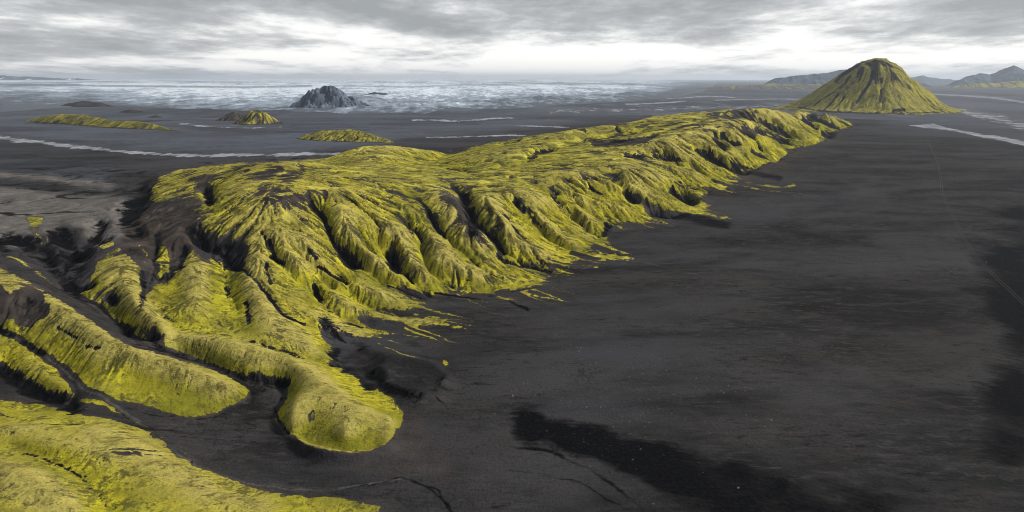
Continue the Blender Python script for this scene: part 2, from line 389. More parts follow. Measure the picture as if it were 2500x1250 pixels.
# lines on the land read as  u,v,height
MACRO = [
 # foot of the ridge, from the far end round to the tongue
 "2093,308,0 2060,318,0 2014,352,0 1960,363,0 1912,390,0 1850,410,0 1800,431,0 1758,455,0 1745,490,0 1742,520,0 1690,528,0 1600,538,0 1540,548,0 1500,562,0 1484,598,0 1440,622,0 1380,640,0 1328,691,0 1200,710,0 1100,722,0 1035,748,0 1072,790,0 990,796,0 928,824,0 880,832,0 838,886,0",
 "838,886,0 860,905,0.5 905,948,0 962,982,0 986,1010,0 982,1045,0 952,1082,0 902,1106,0 850,1107,0 780,1098,0 718,1074,0 686,1050,0.5 662,1020,1 664,1000,1 688,984,1.5 700,962,2 692,947,2",
 "955,1000,5 958,1040,4.5 930,1070,4.5 880,1088,4.5 830,1088,5 770,1072,6 722,1046,6 700,1015,6 716,985,7 730,955,8",
 "850,1010,6.2 840,1050,5.8", "760,905,9.2 800,950,7.8 850,980,7 900,985,6.4",
 # crest seen against the plain
 "290,465,12 340,455,16 400,425,27 440,413,34 520,402,45 620,397,50 700,392,52 800,387,48",
 "1190,350,12 1270,336,28 1340,326,34 1400,318,38 1480,305,42 1580,290,47 1650,275,52 1750,268,56 1850,262,60 1880,264,58 1922,272,48",
 "1940,270,44 1960,267,42 2000,270,40 2040,284,22 2070,297,10",
 "815,383,14 835,372,19 870,358,26 900,354,28 960,354,26 1040,361,18 1100,370,8",
 # top of the near dome
 "560,440,46 650,440,50 740,435,49 820,430,47", "480,470,43 560,480,44 650,480,46 760,480,44 860,470,42",
 "470,505,37 520,520,37 600,530,38 690,530,38 780,520,36 880,505,35",
 # broad shoulder running to the right
 "900,428,44 1000,430,38 1080,432,35 1160,432,32 1250,428,31 1350,428,31 1430,420,33 1500,408,35 1580,390,37",
 "1600,345,40 1680,322,44 1760,300,50 1830,283,56", "1650,362,30 1710,340,37 1790,312,44 1870,290,50", "1640,300,46 1700,290,50",
 # inner valley and its stream
 "1560,326,33 1500,336,30 1400,350,26 1340,363,23 1290,390,20 1230,410,16 1150,420,13 1090,408,11 1040,394,8 1075,384,5 1112,374,2",
 "1210,418,24 1280,405,27 1400,404,30 1470,396,33", "1450,362,32 1520,352,34", "1170,376,24 1240,366,27 1300,358,29 1340,345,30",
 "860,402,28 900,397,21 960,398,17 1020,402,14", "900,375,26 960,378,22", "1450,385,32 1540,372,36",
 # flank facing the camera
 "560,560,33 650,565,35 730,560,34", "760,540,34 830,530,35 900,525,33", "640,620,27 700,630,25 760,620,25",
 "900,620,16 960,600,19 1010,590,21", "700,700,15 760,700,12 830,690,12", "600,700,19 640,720,17", "930,690,8 1000,680,9 1080,680,6 1180,685,4",
 "1000,480,35 1080,480,36 1180,470,34 1280,465,31 1380,460,29", "1050,560,24 1130,560,24 1220,540,22 1320,520,18 1420,500,15 1500,480,14",
 "1120,620,14 1200,610,13 1280,590,10 1360,570,8", "1560,440,24 1620,430,22 1680,410,18", "1640,500,5 1690,480,6", "1760,400,14 1830,370,18 1890,340,20 1940,310,24",
 # spurs on the left
 "480,600,31 485,635,28 490,665,25 480,720,20 470,760,16", "440,640,24 420,700,18.5 430,740,16.5", "540,660,20 545,720,17 545,770,13.5",
 "290,615,31 310,650,29 330,700,26 370,760,21.5 400,800,18.5 450,816,16 520,824,15 580,832,14 640,846,12.5 700,868,11 745,900,10",
 "240,690,23 300,740,20 350,790,17", "420,850,11 520,872,9.5 600,900,8.5 660,925,7",
 "600,650,23 630,710,19 660,760,15 700,800,11 760,845,7.5 805,872,4", "640,810,12 700,850,8 770,880,5",
 # channel north of the tongue
 "340,625,25 365,650,22.5 385,685,19.5 354,712,17.5 356,740,16.5 385,776,14.5 420,800,13.2 480,812,12.3 560,824,11.2 640,840,9.3 700,862,7.2 780,884,4 840,893,1 905,950,0",
 "470,600,27 445,645,23 390,685,19.5",
 "600,600,27 582,650,21.5 620,685,18 660,727,14.5 700,768,10.5 750,790,7 790,830,4 835,878,0",
 "535,625,22.5 530,650,20.5 550,690,17.5 568,735,14.5 585,780,12 605,822,10.5",
 # channel south of it
 "160,697,20 250,752,15.5 330,832,11 400,852,9 450,870,7.5 530,897,6 590,930,4.5 640,940,3.5 690,948,2",
 # ridge across the left edge, stream below it
 "0,650,33 60,688,30.5 130,722,28 210,775,24 280,830,20 360,862,16.5 440,890,13.5 500,912,11 560,938,8 600,955,5 622,963,2.5",
 "0,740,25 60,770,21 110,820,17.5 170,860,14.5", "260,900,12.5 340,930,9.5 440,955,7 520,965,5.5",
 "0,802,20 60,837,16 130,882,12 160,902,11 200,945,9 270,977,7.6 310,1010,6 350,1040,5 400,1080,4 450,1116,3 520,1152,2 600,1176,1.2 700,1192,.8 800,1194,.4 900,1176,0 980,1166,0 1040,1190,-.3 1080,1230,-.6 1102,1252,-.8",
 "300,985,7 380,1012,5 470,1028,3 540,1006,2.5 600,975,2 626,964,1.8",
 "0,830,17 80,880,14 150,940,10.5 190,982,7", "0,888,12 60,932,10 120,967,7.8 190,990,6.8",
 "0,985,9.5 100,1005,8.5 200,1012,7.5 290,1032,5.6 345,1048,4.6 400,1090,3.2",
 "0,1040,13 80,1040,12 150,1042,10.5 250,1048,9.5 330,1075,8 400,1110,6 470,1150,4.6 540,1190,3.6 640,1225,3",
 "60,1075,12 180,1085,11 300,1120,8.5 420,1180,6 500,1230,5", "0,1075,10.5 60,1095,9.5 130,1120,8.6 180,1152,7.8 225,1200,6.6 265,1252,5.4",
 "0,1130,14 80,1160,12.5 150,1200,11 200,1250,9", "470,1122,1.8 560,1172,1 650,1202,.6 760,1208,.4 850,1217,.2 938,1242,0",
 # sand flat between the spurs
 "420,1060,3.2 480,1050,2.6 560,1040,2 640,1030,1.4", "520,1110,1.8 620,1110,1.2 700,1120,.6", "700,1090,.4 780,1140,.2 900,1140,0 1000,1080,0 1040,1010,0",
 # bench of grey ash left of the ridge and the ground behind it
 "0,395,0 150,400,0 300,404,0 430,398,0", "0,420,4 150,430,4 280,446,4", "0,440,8 100,445,9 200,452,9 270,458,9", "0,470,16 100,476,17 200,482,18 280,486,18",
 "0,510,24 100,515,25 200,520,26 300,510,27 360,500,29", "0,560,29 60,560,30 110,560,30 160,548,30 230,535,30 300,545,30 400,530,33 455,530,38",
 "330,590,31 400,590,31 440,575,33", "0,590,30 40,585,30", "70,600,29 110,585,29.5", "300,580,30 250,575,29",
 "0,616,28 55,640,25.5 110,678,22.5 160,716,19.5", "88,568,28 110,605,25.5 130,645,22.5 160,697,20", "225,590,27.5 208,640,23.5 175,675,21 160,697,20",
 "150,600,28.5 152,625,26.5", "262,594,29.5", "155,672,24 165,685,23", "400,630,28.5 402,660,24.5",
 "880,838,4 950,860,5.5 1040,876,5 1084,892,4 1076,915,4.5 1030,938,5 970,915,5.5 905,880,5.5", "870,885,-.5 905,925,-1.5 950,948,-2 1012,972,-2 1060,948,-.5 1094,905,0 1085,870,0 1040,850,0 960,830,0",
]
DETAIL = [ # offsets from the broad form: gullies negative, ribs positive
 "1085,440,-2 1110,460,-5 1135,485,-10 1155,530,-10 1175,555,-9 1215,590,-8 1225,620,-6 1280,638,-3 1345,662,-1",
 "1060,450,1 1100,480,2 1140,535,3 1180,580,3 1210,612,2", "1180,475,2 1210,520,4 1240,560,5 1290,600,5 1340,620,3",
 "1230,470,-2 1260,500,-5 1290,530,-6 1320,560,-6 1350,590,-5 1400,612,-2 1440,622,0", "1260,470,1 1310,520,3 1360,570,4 1400,600,3 1440,612,1",
 "1300,450,-2 1340,480,-5 1370,500,-7 1400,530,-7 1440,570,-5 1475,592,-2", "1330,500,-3 1350,540,-4 1390,580,-3",
 "1360,450,2 1420,478,4 1480,495,5 1540,515,5 1590,534,2", "1410,505,4 1440,535,5 1478,543,3", "1380,470,-2 1420,510,-3 1470,560,-3",
 "1440,440,-3 1470,465,-5 1520,480,-6 1550,500,-6 1600,515,-4 1650,533,-3 1700,540,-2 1775,553,-1",
 "1490,450,1 1540,460,4 1580,480,4 1640,500,3 1700,512,2 1740,519,1", "1480,425,-6 1500,445,-7 1520,470,-6",
 "1520,410,2 1580,440,4 1620,458,5 1660,485,4 1700,500,2", "1620,440,-2 1640,462,-6 1670,475,-5 1700,492,-2",
 "1635,435,2 1690,455,2 1740,478,1", "1650,425,-3 1680,447,-4 1720,470,-2", "1545,378,3 1600,388,4 1660,408,4 1720,428,3 1760,437,1",
 "1600,398,-4 1650,402,-7 1700,425,-4 1740,436,-1", "1660,360,3 1700,385,4 1750,410,3 1798,429,1",
 "1690,360,-4 1720,370,-7 1760,395,-7 1800,415,-4 1840,427,-2 1900,440,-1", "1720,350,2 1770,375,5 1810,400,3 1848,421,1",
 "1740,332,-5 1770,350,-7 1800,370,-5 1850,395,-3", "1750,330,1 1800,355,4 1850,385,4 1910,400,1",
 "1760,325,-4 1800,345,-6 1850,370,-5 1900,390,-3", "1780,320,2 1830,340,4 1880,365,4 1910,385,2",
 "1830,350,-2 1860,365,-7 1890,380,-3", "1830,320,2 1880,340,4 1920,358,3", "1820,312,-4 1850,318,-7 1880,330,-7 1900,345,-4",
 "1850,300,2 1900,330,5 1960,355,3", "1855,290,-4 1890,310,-9 1930,325,-7 1950,340,-3", "1880,278,2 1930,310,5 1980,335,5 2012,350,2",
 "1930,282,-4 1960,295,-6 1985,305,-6 2000,320,-4", "1950,277,2 1990,300,4 2040,318,2", "1980,277,-5 2010,290,-8 2050,306,-4", "2000,275,2 2040,292,4 2085,308,1",
 "1040,510,-2 1060,535,-5 1080,570,-6 1130,610,-3 1150,625,-2", "970,520,-2 985,540,-6 1010,560,-7 1025,590,-7 1035,620,-5 1040,650,-5 1060,670,-4 1130,690,-2",
 "1010,545,3 1020,575,2", "1045,570,4 1060,600,4 1090,620,3", "900,560,-2 930,600,-4 960,630,-9 975,650,-5 1000,680,-3 1080,705,-1",
 "930,560,3 970,590,3 1000,630,4 1020,655,4 1060,675,2", "1060,640,3 1120,655,4 1180,668,4 1250,682,3 1320,690,1",
 "750,485,-3 785,505,-6 803,555,-6 815,600,-6 835,622,-10 870,650,-10 910,672,-5 960,690,-3 1040,725,-1",
 "830,500,3 860,560,4 900,620,4 930,650,3 980,680,2", "700,540,-2 760,600,-4 800,650,-4 840,700,-4 870,735,-4 930,765,-2 1000,780,-1",
 "740,560,2 790,630,3 830,680,3 900,705,3 960,725,3 1020,748,1.5", "780,690,3 850,735,3 930,765,3 1000,780,3 1055,790,2",
 "640,560,-2 660,600,-4 680,640,-5 720,680,-4 775,730,-4 800,760,-3 850,785,-2 900,800,-1", "690,600,2 730,660,3 760,720,2",
 "700,720,3 760,770,4 820,800,4 900,822,2.5", "600,570,-3 592,610,-3", "620,620,3 640,660,3 680,715,3",
 "478,560,-3 500,590,-5 535,612,-4", "510,460,-5 508,480,-7 500,495,-3", "1290,385,-3 1320,372,-3", "228,555,-3 208,605,-7 190,650,-6", "305,558,-2 262,590,-6 215,614,-6", "255,535,-2 240,560,-5 222,592,-6", "150,575,-4 172,600,-6 180,640,-6", "85,590,-3 120,625,-6 150,665,-5", "30,585,-3 60,615,-5 110,655,-5", "262,565,3 235,600,3", "195,575,5 192,605,4", "120,580,3 140,610,4 150,640,5", "60,590,3 100,625,3", "380,565,-3 378,600,-6 372,640,-5", "430,600,-4 420,640,-5", "345,600,3 360,630,4", "560,640,-3 555,700,-3 580,760,-3", "505,640,-2 520,690,-3 530,750,-3", "700,640,-3 735,700,-4 790,745,-3", "720,600,-3 770,660,-4 810,715,-3", "860,540,-3 885,590,-5 900,625,-4", "1000,470,-2 1040,500,-3 1100,560,-3", "940,480,-2 980,520,-4", "1200,460,-3 1240,520,-4 1290,580,-4",
]
def densify(pts):
    out = []
    for a, b in zip(pts[:-1], pts[1:]):
        n = max(1, int(max(abs(a[0] - b[0]), abs(a[1] - b[1])) / 1.5))
        for i in range(n):
            t = i / n; out.append(tuple(p + (q - p) * t for p, q in zip(a, b)))
    out.append(pts[-1]); return out

val = np.zeros((H_, W_), np.float32); cnt = np.zeros((H_, W_), np.float32)
def put(x, y, z):
    i, j = to_cell(x, y); i, j = int(round(i)), int(round(j))
    if 0 <= i < H_ and 0 <= j < W_: val[i, j] += z; cnt[i, j] += 1
def put_line(world_pts):
    for a, b in zip(world_pts[:-1], world_pts[1:]):
        ia, ja = to_cell(a[0], a[1]); ib, jb = to_cell(b[0], b[1])
        n = int(max(abs(ia - ib), abs(ja - jb))) + 1
        for k in range(n):
            t = k / n; put(*[p + (q - p) * t for p, q in zip(a, b)])
CREST = {5, 6, 7, 8}
for k, s in enumerate(MACRO):
    pts = P(s)
    wp = [(*map(float, unproj(u, v, z)), z) for u, v, z in pts]
    put_line(wp if len(wp) > 1 else wp * 2)
    if k in CREST:      # the far foot of the crest, out of sight
        bk = []
        for x, y, z in wp:
            f = min(1.25, 1 + 0.6 * (CAM_H / (CAM_H - z) - 1)); bk.append((x * f, y * f, 0.0))
            g_ = 1 + (f - 1) * .35
        put_line(bk)
# the plain is level
edge = np.zeros((H_, W_), bool)
edge[-1] = True; edge[:, -1] = True
edge[int((math.log(2000) - RL0) / STEP):] = True
uu, vv = proj(GX, GY, np.zeros_like(GX))
right = poly_mask("2500,300 2500,1249 1180,1249 1120,1120 1110,980 1130,860 1160,770 1350,730 1480,660 1640,590 1820,580 1880,500 1960,440 2060,380 2140,320 2300,290")
far = poly_mask("0,200 2500,200 2200,290 2130,270 1900,225 1500,285 1250,320 1090,360 960,345 780,375 500,385 0,388")
pl = sample(right.astype(np.float32), uu, vv) + sample(far.astype(np.float32), uu, vv)
edge |= (pl > .5)
edge |= (tt > R(30)) & (rr < 900)
val[edge] = 0; cnt[edge] = np.maximum(cnt[edge], 1) * 1.0
m_ = cnt > 0
macro = diffuse(np.where(m_, val / np.maximum(cnt, 1), 0).astype(np.float32), m_, iters=60)
m3 = blur(macro, 3.0); m9 = blur(macro, 11.0); wt_ = np.clip((m9 - 14) / 14, 0, 1) * np.clip((900 - rr) / 200, 0, 1)
macro = m3 * (1 - wt_) + m9 * wt_
macro = macro - 1.5 * np.clip(macro / 3, 0, 1) * np.exp(-np.maximum(macro, 0) / 7)
print('macro', round(time.time() - T0, 1), macro.min(), macro.max(), macro.shape)

def hgt(h, x, y):
    i, j = to_cell(x, y); i = min(max(i, 0), H_ - 2); j = min(max(j, 0), W_ - 2)
    i0, j0 = int(i), int(j); fi, fj = i - i0, j - j0
    return (h[i0, j0] * (1 - fj) + h[i0, j0 + 1] * fj) * (1 - fi) + (h[i0 + 1, j0] * (1 - fj) + h[i0 + 1, j0 + 1] * fj) * fi
DL = np.log(np.exp(np.arange(RL0, RL1, STEP * 1.5)))
def cast(u, v, off=0.0, h=None):
    """first point of the land (raised by off) met by the ray through u,v"""
    sx, dz = ray(u, v); sx, dz = float(sx), float(dz); k = math.hypot(1, sx)
    y = np.exp(DL) / k
    i = np.clip((DL - RL0) / STEP, 0, H_ - 1).astype(int); j = int(min(max((math.atan2(sx, 1) - TH0) / STEP, 0), W_ - 1))
    g = (CAM_H - dz * y) - ((macro if h is None else h)[i, j] + off)
    b = np.nonzero((g[1:] <= 0) & (g[:-1] > 0))[0]
    if len(b) == 0: return None
    b = b[0]; t = g[b] / (g[b] - g[b + 1]); yy = y[b] + (y[b + 1] - y[b]) * t
    return sx * yy, yy
val[:] = 0; cnt[:] = 0
for s in DETAIL:
    wp = []
    for u, v, o in densify(P(s)):
        c = cast(u, v, o * (.88 if o < 0 else .5))
        if c is not None: wp.append((*c, o * (.88 if o < 0 else .5)))
    for a, b in zip(wp[:-1], wp[1:]):
        ia, ja = to_cell(a[0], a[1]); ib, jb = to_cell(b[0], b[1])
        if max(abs(ia - ib), abs(ja - jb)) < 45: put_line([a, b])
m_ = (cnt > 0)
off = diffuse(np.where(m_, val / np.maximum(cnt, 1), 0).astype(np.float32), m_, screen=0.006, iters=60)
off = blur(off, 2.2)
h = macro + off
print('detail', round(time.time() - T0, 1))

# rough the form up, then let run-off cut it
slope = lambda a: np.hypot(*grad(a)) / CELL
body = np.clip((macro - .3) / 2.5, 0, 1)
rel = np.clip((slope(blur(macro, 8)) - .08) / .24, .28, 1)
h = h + rel * (vnoise(h.shape, 60, 3, 5, .5) * .8 + np.abs(vnoise(h.shape, 34, 4, 4, .5)) * .6) * body * CELL / .8
for it, (npart, steps, k) in enumerate(((420000, 260, .40), (420000, 220, .34), (420000, 160, .28))):
    hs = blur(h, 1.1)
    f = flow(hs, npart, steps, 20 + it, weight=body + .002)
    f = blur(f, .7) ** .5
    q = np.percentile(f[body > .5], 97); f = np.clip(f / q, 0, 1.6)
    h = h - k * 2.4 * f * CELL * (.14 + .86 * np.clip((rr - 215) / 180, 0, 1)) * np.clip(slope(hs) * 3.0, 0.1, 1.1) * body * rel
    fsum = f if it == 0 else fsum + f
hs = blur(h, 2.2)
hs = hs + (vnoise(h.shape, 46, 91, 4, .6) * 3.2 * (1.05 - rel) + vnoise(h.shape, 16, 92, 2, .6) * .35) * CELL
st0 = lic(hs, 60, 4, 5)
st1 = lic(hs, 34, 5, 2.4)
st2 = lic(hs, 12, 6, 1.0)
st3 = lic(hs, 3, 8, 1.0)
sl = slope(hs)
ruts0 = np.clip(1 - np.abs(st0) / .26, 0, 1); ruts1 = np.clip(1 - np.abs(st1) / .34, 0, 1)
near_ = np.clip((rr - 215) / 190, .07, 1) * (.35 + .65 * rel)
amp = np.clip(sl * 2.4, 0.14, 1.1) * body * CELL * near_
h = h + (st0 * .5 + st1 * .5 + st2 * .3 - ruts0 * 2.9 - ruts1 * 1.7) * amp
h = h + vnoise(h.shape, 3, 9, 2) * .07 * CELL * body
h += vnoise(h.shape, 90, 13, 4, .5) * .12 * (1 - body)      # the plain is not quite flat
CB = None
# settle to the level plain at the rim of the sheet
rim = np.clip((tt - TH0) / R(4), 0, 1) * np.clip((rr - 100) / 30, 0, 1) * np.clip((TH1 - tt) / R(2), 0, 1) * np.clip((2150 - rr) / 150, 0, 1)
h = (h * rim).astype(np.float32)
print('erosion', round(time.time() - T0, 1), h.min(), h.max())

# ------------------------------------------------------------------ the land: what grows and lies where
ug, vg = proj(GX, GY, h)
ra_ = None
jit = vnoise(h.shape, 14, 31, 3, .6) * 3.0
ug2, vg2 = ug + jit, vg + vnoise(h.shape, 14, 32, 3, .6) * 2.2
cm = canvas()
fill(cm, "345,468 400,428 440,412 520,400 620,395 700,390 800,383 840,362 900,350 960,350 1050,358 1110,373 1150,358 1200,346 1270,333 1340,322 1400,315 1480,302 1580,287 1650,272 1750,265 1850,259 1880,261 1925,271 1960,264 2000,267 2040,282 2093,306 2050,316 2010,325 2017,352 1969,360 1925,364 1920,386 1932,400 1880,402 1855,410 1850,424 1806,414 1800,431 1757,438 1725,434 1762,460 1705,456 1737,475 1702,482 1742,518 1767,534 1700,528 1650,517 1600,507 1565,502 1602,537 1540,542 1484,547 1478,562 1486,598 1460,592 1442,602 1456,616 1402,612 1382,628 1310,632 1345,655 1328,690 1272,705 1180,712 1100,722 1042,722 1000,708 960,697 1000,722 1032,748 990,758 940,755 900,750 960,768 1074,787 1060,797 1000,795 930,780 880,770 860,772 928,820 900,828 830,818 780,800 795,832 830,868 836,886 790,882 840,897 900,937 950,967 986,1002 983,1037 950,1080 905,1105 850,1106 770,1096 700,1063 664,1020 680,998 705,965 700,947 640,937 560,907 500,887 450,867 390,842 340,832 300,802 250,762 200,722 172,700 220,685 235,640 290,600 300,612 345,655 352,700 360,720 385,690 420,655 455,610 480,592 500,570 470,545 480,512 440,500 385,498 355,488", .96, 2.4)
fill(cm, "0,648 60,680 125,715 200,770 250,800 300,835 380,855 440,880 520,900 570,920 627,962 600,973 560,992 520,1013 470,1023 430,1016 360,994 300,977 250,962 200,937 165,900 130,872 60,850 20,835 0,822 0,780 40,775 85,800 65,760 50,725 20,722 0,692", .96, 2.4)
fill(cm, "0,822 60,843 110,878 150,918 185,958 192,986 150,976 100,950 50,915 0,883", .9, 1.2)
fill(cm, "0,975 60,985 120,988 180,998 200,1008 290,1028 350,1043 400,1080 430,1110 500,1142 560,1168 640,1198 720,1210 850,1215 940,1240 910,1250 0,1250", .96, 2.4)
# bare and thin patches
for s, v in (("600,408 740,404 760,425 720,448 640,440 560,430", .60), ("640,470 740,470 745,510 690,520 640,500", .62), ("430,425 520,412 560,430 500,450 430,445", .6),
             ("440,470 500,480 490,530 450,520", .55), ("1040,432 1150,436 1160,450 1080,450", .45), ("1300,402 1420,402 1440,420 1300,424", .58), ("1400,320 1560,300 1720,272 1850,264 1880,285 1760,300 1640,310 1500,330 1400,335", .70),
             ("1700,300 1860,300 1820,330 1700,340", .74), ("1500,400 1600,395 1700,440 1600,430", .72), ("1530,380 1640,385 1600,400 1540,395", .62), ("1440,345 1560,337 1600,345 1540,352 1440,356", .15),
             ("1060,452 1110,470 1160,545 1200,600 1170,590 1120,530 1070,480", .38), ("1430,420 1500,415 1530,440 1470,440", .74), ("1530,455 1600,500 1660,520 1600,515 1530,490", .4),
             ("455,590 520,560 610,590 600,660 560,650 540,620 500,640 470,620", .45), ("300,800 350,790 420,820 400,850 340,835", .55), ("230,720 290,700 310,750 260,760", .55), ("0,560 0,0 1,0", .0),
             ("30,700 90,690 120,760 80,800 40,790", .35), ("240,1080 330,1080 360,1110 260,1110", .72), ("1020,500 1080,500 1100,560 1050,560", .7)):
    m = blur(poly_mask(s).astype(np.float32), 5); cm += (v - cm) * m * (cm > .05)
for s in ("62,530 108,530 96,547 90,566 80,566 70,548",): fill(cm, s, .9, .7)
for s, w, v in (("148,595 153,628", 15, .78), ("252,598 272,590", 9, .9), ("145,662 165,685", 13, .85), ("396,615 404,665", 18, .85), ("92,568 100,590 118,600 116,575", 3, .75), ("0,612 50,638 110,676 150,705", 4, .7),
                ("200,655 190,670", 12, .7), ("340,600 362,620 352,640", 3, .7), ("1312,645 1400,652 1460,650", 4, .62), ("1360,632 1440,640 1480,634", 4, .6), ("1485,622 1545,632", 5, .6), ("1330,660 1400,668", 2.5, .6), ("1310,700 1400,716", 2, .52),
                ("1190,714 1290,708", 3, .7), ("1820,446 1900,458 1940,452", 4, .56), ("1770,448 1850,462 1960,475", 2, .52), ("1090,712 1200,715", 3, .6), ("1082,884 1090,890", 5, .9), ("200,975 260,985 280,1000", 6, .75), ("120,985 200,995 300,1010", 3, .6),
                ("1750,490 1850,500", 1.5, .5), ("1600,545 1720,565", 1.5, .45), ("1090,740 1250,770", 2, .42), ("850,850 900,880", 5, .4), ("1560,640 1700,668", 1.5, .42), ("1020,760 1100,790", 2, .45), ("1110,352 1180,345", 2, 0.0),
                ("980,352 1095,357", 2.5, .7), ("1480,603 1540,640", 2, .5), ("300,1010 420,1085 520,1150", 2, .6), ("620,1182 800,1198 900,1182 960,1172", 2, .55)):
    stroke(cm, s, w, v, .6)
gq = np.random.default_rng(77)
for a_, b_ in ((1325, 690), (1290, 700), (1250, 706), (1440, 622), (1480, 598), (1400, 632), (1360, 650), (1600, 537), (1560, 543), (1500, 552), (1740, 518), (1765, 533), (1690, 520), (1758, 437), (1800, 430), (1725, 500), (1760, 460), (1850, 421), (1925, 399), (1880, 403), (1969, 361), (2012, 352), (2050, 317), (2085, 308), (1068, 790), (1000, 795), (925, 823), (1030, 748), (1200, 711), (1100, 722), (1345, 660), (1780, 445)):
    sc_ = (b_ - 240) / 400.0
    for _ in range(6):
        L1 = gq.uniform(25, 120) * sc_; a1 = gq.uniform(.12, .42); su = gq.uniform(-55, 10) * sc_; sv = su * .45 + gq.normal(0, 5) * sc_
        u0, v0 = a_ + su - 12 * sc_, b_ + sv - 5 * sc_
        stroke(cm, "%.1f,%.1f,1 %.1f,%.1f,.7 %.1f,%.1f,.15" % (u0, v0, u0 + L1 * .5, v0 + L1 * .5 * a1 * 1.15, u0 + L1, v0 + L1 * a1), gq.uniform(1.4, 4.2) * sc_ ** .5, gq.uniform(.62, .9), 1.2)
moss = sample(cm, ug2, vg2)
moss *= np.where(vg < 425, np.clip((macro - .6) / 2.0, 0, 1), 1)
# dark bare ground, with gully shadows painted into the same black
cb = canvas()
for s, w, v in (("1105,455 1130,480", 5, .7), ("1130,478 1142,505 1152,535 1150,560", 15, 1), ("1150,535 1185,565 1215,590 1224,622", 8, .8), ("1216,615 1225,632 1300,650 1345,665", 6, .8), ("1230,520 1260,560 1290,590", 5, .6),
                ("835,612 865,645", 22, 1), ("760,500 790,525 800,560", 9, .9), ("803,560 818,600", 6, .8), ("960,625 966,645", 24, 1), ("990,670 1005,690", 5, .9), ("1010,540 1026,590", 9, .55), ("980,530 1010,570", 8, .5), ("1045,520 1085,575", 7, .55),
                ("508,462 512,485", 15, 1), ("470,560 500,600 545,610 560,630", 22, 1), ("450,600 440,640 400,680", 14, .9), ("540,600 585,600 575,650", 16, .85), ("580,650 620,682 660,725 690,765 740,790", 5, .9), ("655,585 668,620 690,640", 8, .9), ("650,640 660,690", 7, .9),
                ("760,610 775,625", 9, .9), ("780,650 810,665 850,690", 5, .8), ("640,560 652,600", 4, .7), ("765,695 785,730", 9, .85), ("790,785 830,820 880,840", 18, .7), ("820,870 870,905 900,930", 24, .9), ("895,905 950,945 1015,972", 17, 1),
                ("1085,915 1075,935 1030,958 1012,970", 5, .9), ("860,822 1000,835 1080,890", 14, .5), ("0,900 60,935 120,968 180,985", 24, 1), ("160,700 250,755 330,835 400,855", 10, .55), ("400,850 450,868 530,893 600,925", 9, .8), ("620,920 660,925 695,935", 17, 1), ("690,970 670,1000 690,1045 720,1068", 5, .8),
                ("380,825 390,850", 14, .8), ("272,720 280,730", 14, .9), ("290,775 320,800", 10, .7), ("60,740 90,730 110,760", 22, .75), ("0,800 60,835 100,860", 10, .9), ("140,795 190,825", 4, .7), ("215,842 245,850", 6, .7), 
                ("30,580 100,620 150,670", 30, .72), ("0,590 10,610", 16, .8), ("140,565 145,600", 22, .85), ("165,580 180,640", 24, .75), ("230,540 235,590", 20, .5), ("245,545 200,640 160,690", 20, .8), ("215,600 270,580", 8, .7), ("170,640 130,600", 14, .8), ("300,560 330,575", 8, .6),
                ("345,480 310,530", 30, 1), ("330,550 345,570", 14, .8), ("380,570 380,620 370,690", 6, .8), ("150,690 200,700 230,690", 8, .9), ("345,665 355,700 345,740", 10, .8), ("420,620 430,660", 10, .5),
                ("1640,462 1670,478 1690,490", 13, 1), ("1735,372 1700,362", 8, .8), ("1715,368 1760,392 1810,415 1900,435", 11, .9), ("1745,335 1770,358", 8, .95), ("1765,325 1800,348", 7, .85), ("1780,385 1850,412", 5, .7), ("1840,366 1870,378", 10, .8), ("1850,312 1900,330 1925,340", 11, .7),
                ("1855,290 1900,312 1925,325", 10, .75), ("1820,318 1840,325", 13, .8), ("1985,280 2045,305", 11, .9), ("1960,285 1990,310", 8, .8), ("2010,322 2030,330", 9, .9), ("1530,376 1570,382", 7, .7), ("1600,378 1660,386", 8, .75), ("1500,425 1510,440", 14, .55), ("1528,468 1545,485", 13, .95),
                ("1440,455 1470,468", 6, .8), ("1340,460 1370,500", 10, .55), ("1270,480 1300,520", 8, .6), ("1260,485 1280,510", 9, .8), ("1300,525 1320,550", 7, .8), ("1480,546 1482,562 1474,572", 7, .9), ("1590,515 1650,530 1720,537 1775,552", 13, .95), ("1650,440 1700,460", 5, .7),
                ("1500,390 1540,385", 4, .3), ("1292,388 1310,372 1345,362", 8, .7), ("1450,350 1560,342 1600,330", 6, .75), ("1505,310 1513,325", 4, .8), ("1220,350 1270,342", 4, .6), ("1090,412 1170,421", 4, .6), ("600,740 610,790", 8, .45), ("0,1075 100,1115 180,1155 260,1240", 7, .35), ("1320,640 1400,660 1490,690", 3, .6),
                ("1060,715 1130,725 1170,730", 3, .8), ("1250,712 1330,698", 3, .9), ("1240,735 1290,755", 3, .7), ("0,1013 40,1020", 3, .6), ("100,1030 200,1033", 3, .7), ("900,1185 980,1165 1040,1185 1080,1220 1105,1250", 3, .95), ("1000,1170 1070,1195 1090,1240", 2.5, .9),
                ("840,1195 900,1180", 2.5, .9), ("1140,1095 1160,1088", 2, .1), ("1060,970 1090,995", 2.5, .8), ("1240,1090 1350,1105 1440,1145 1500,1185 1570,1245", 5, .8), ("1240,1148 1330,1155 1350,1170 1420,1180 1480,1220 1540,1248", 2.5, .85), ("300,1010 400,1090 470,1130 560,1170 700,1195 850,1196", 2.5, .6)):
    stroke(cb, s, w * .82, v, 1.1)
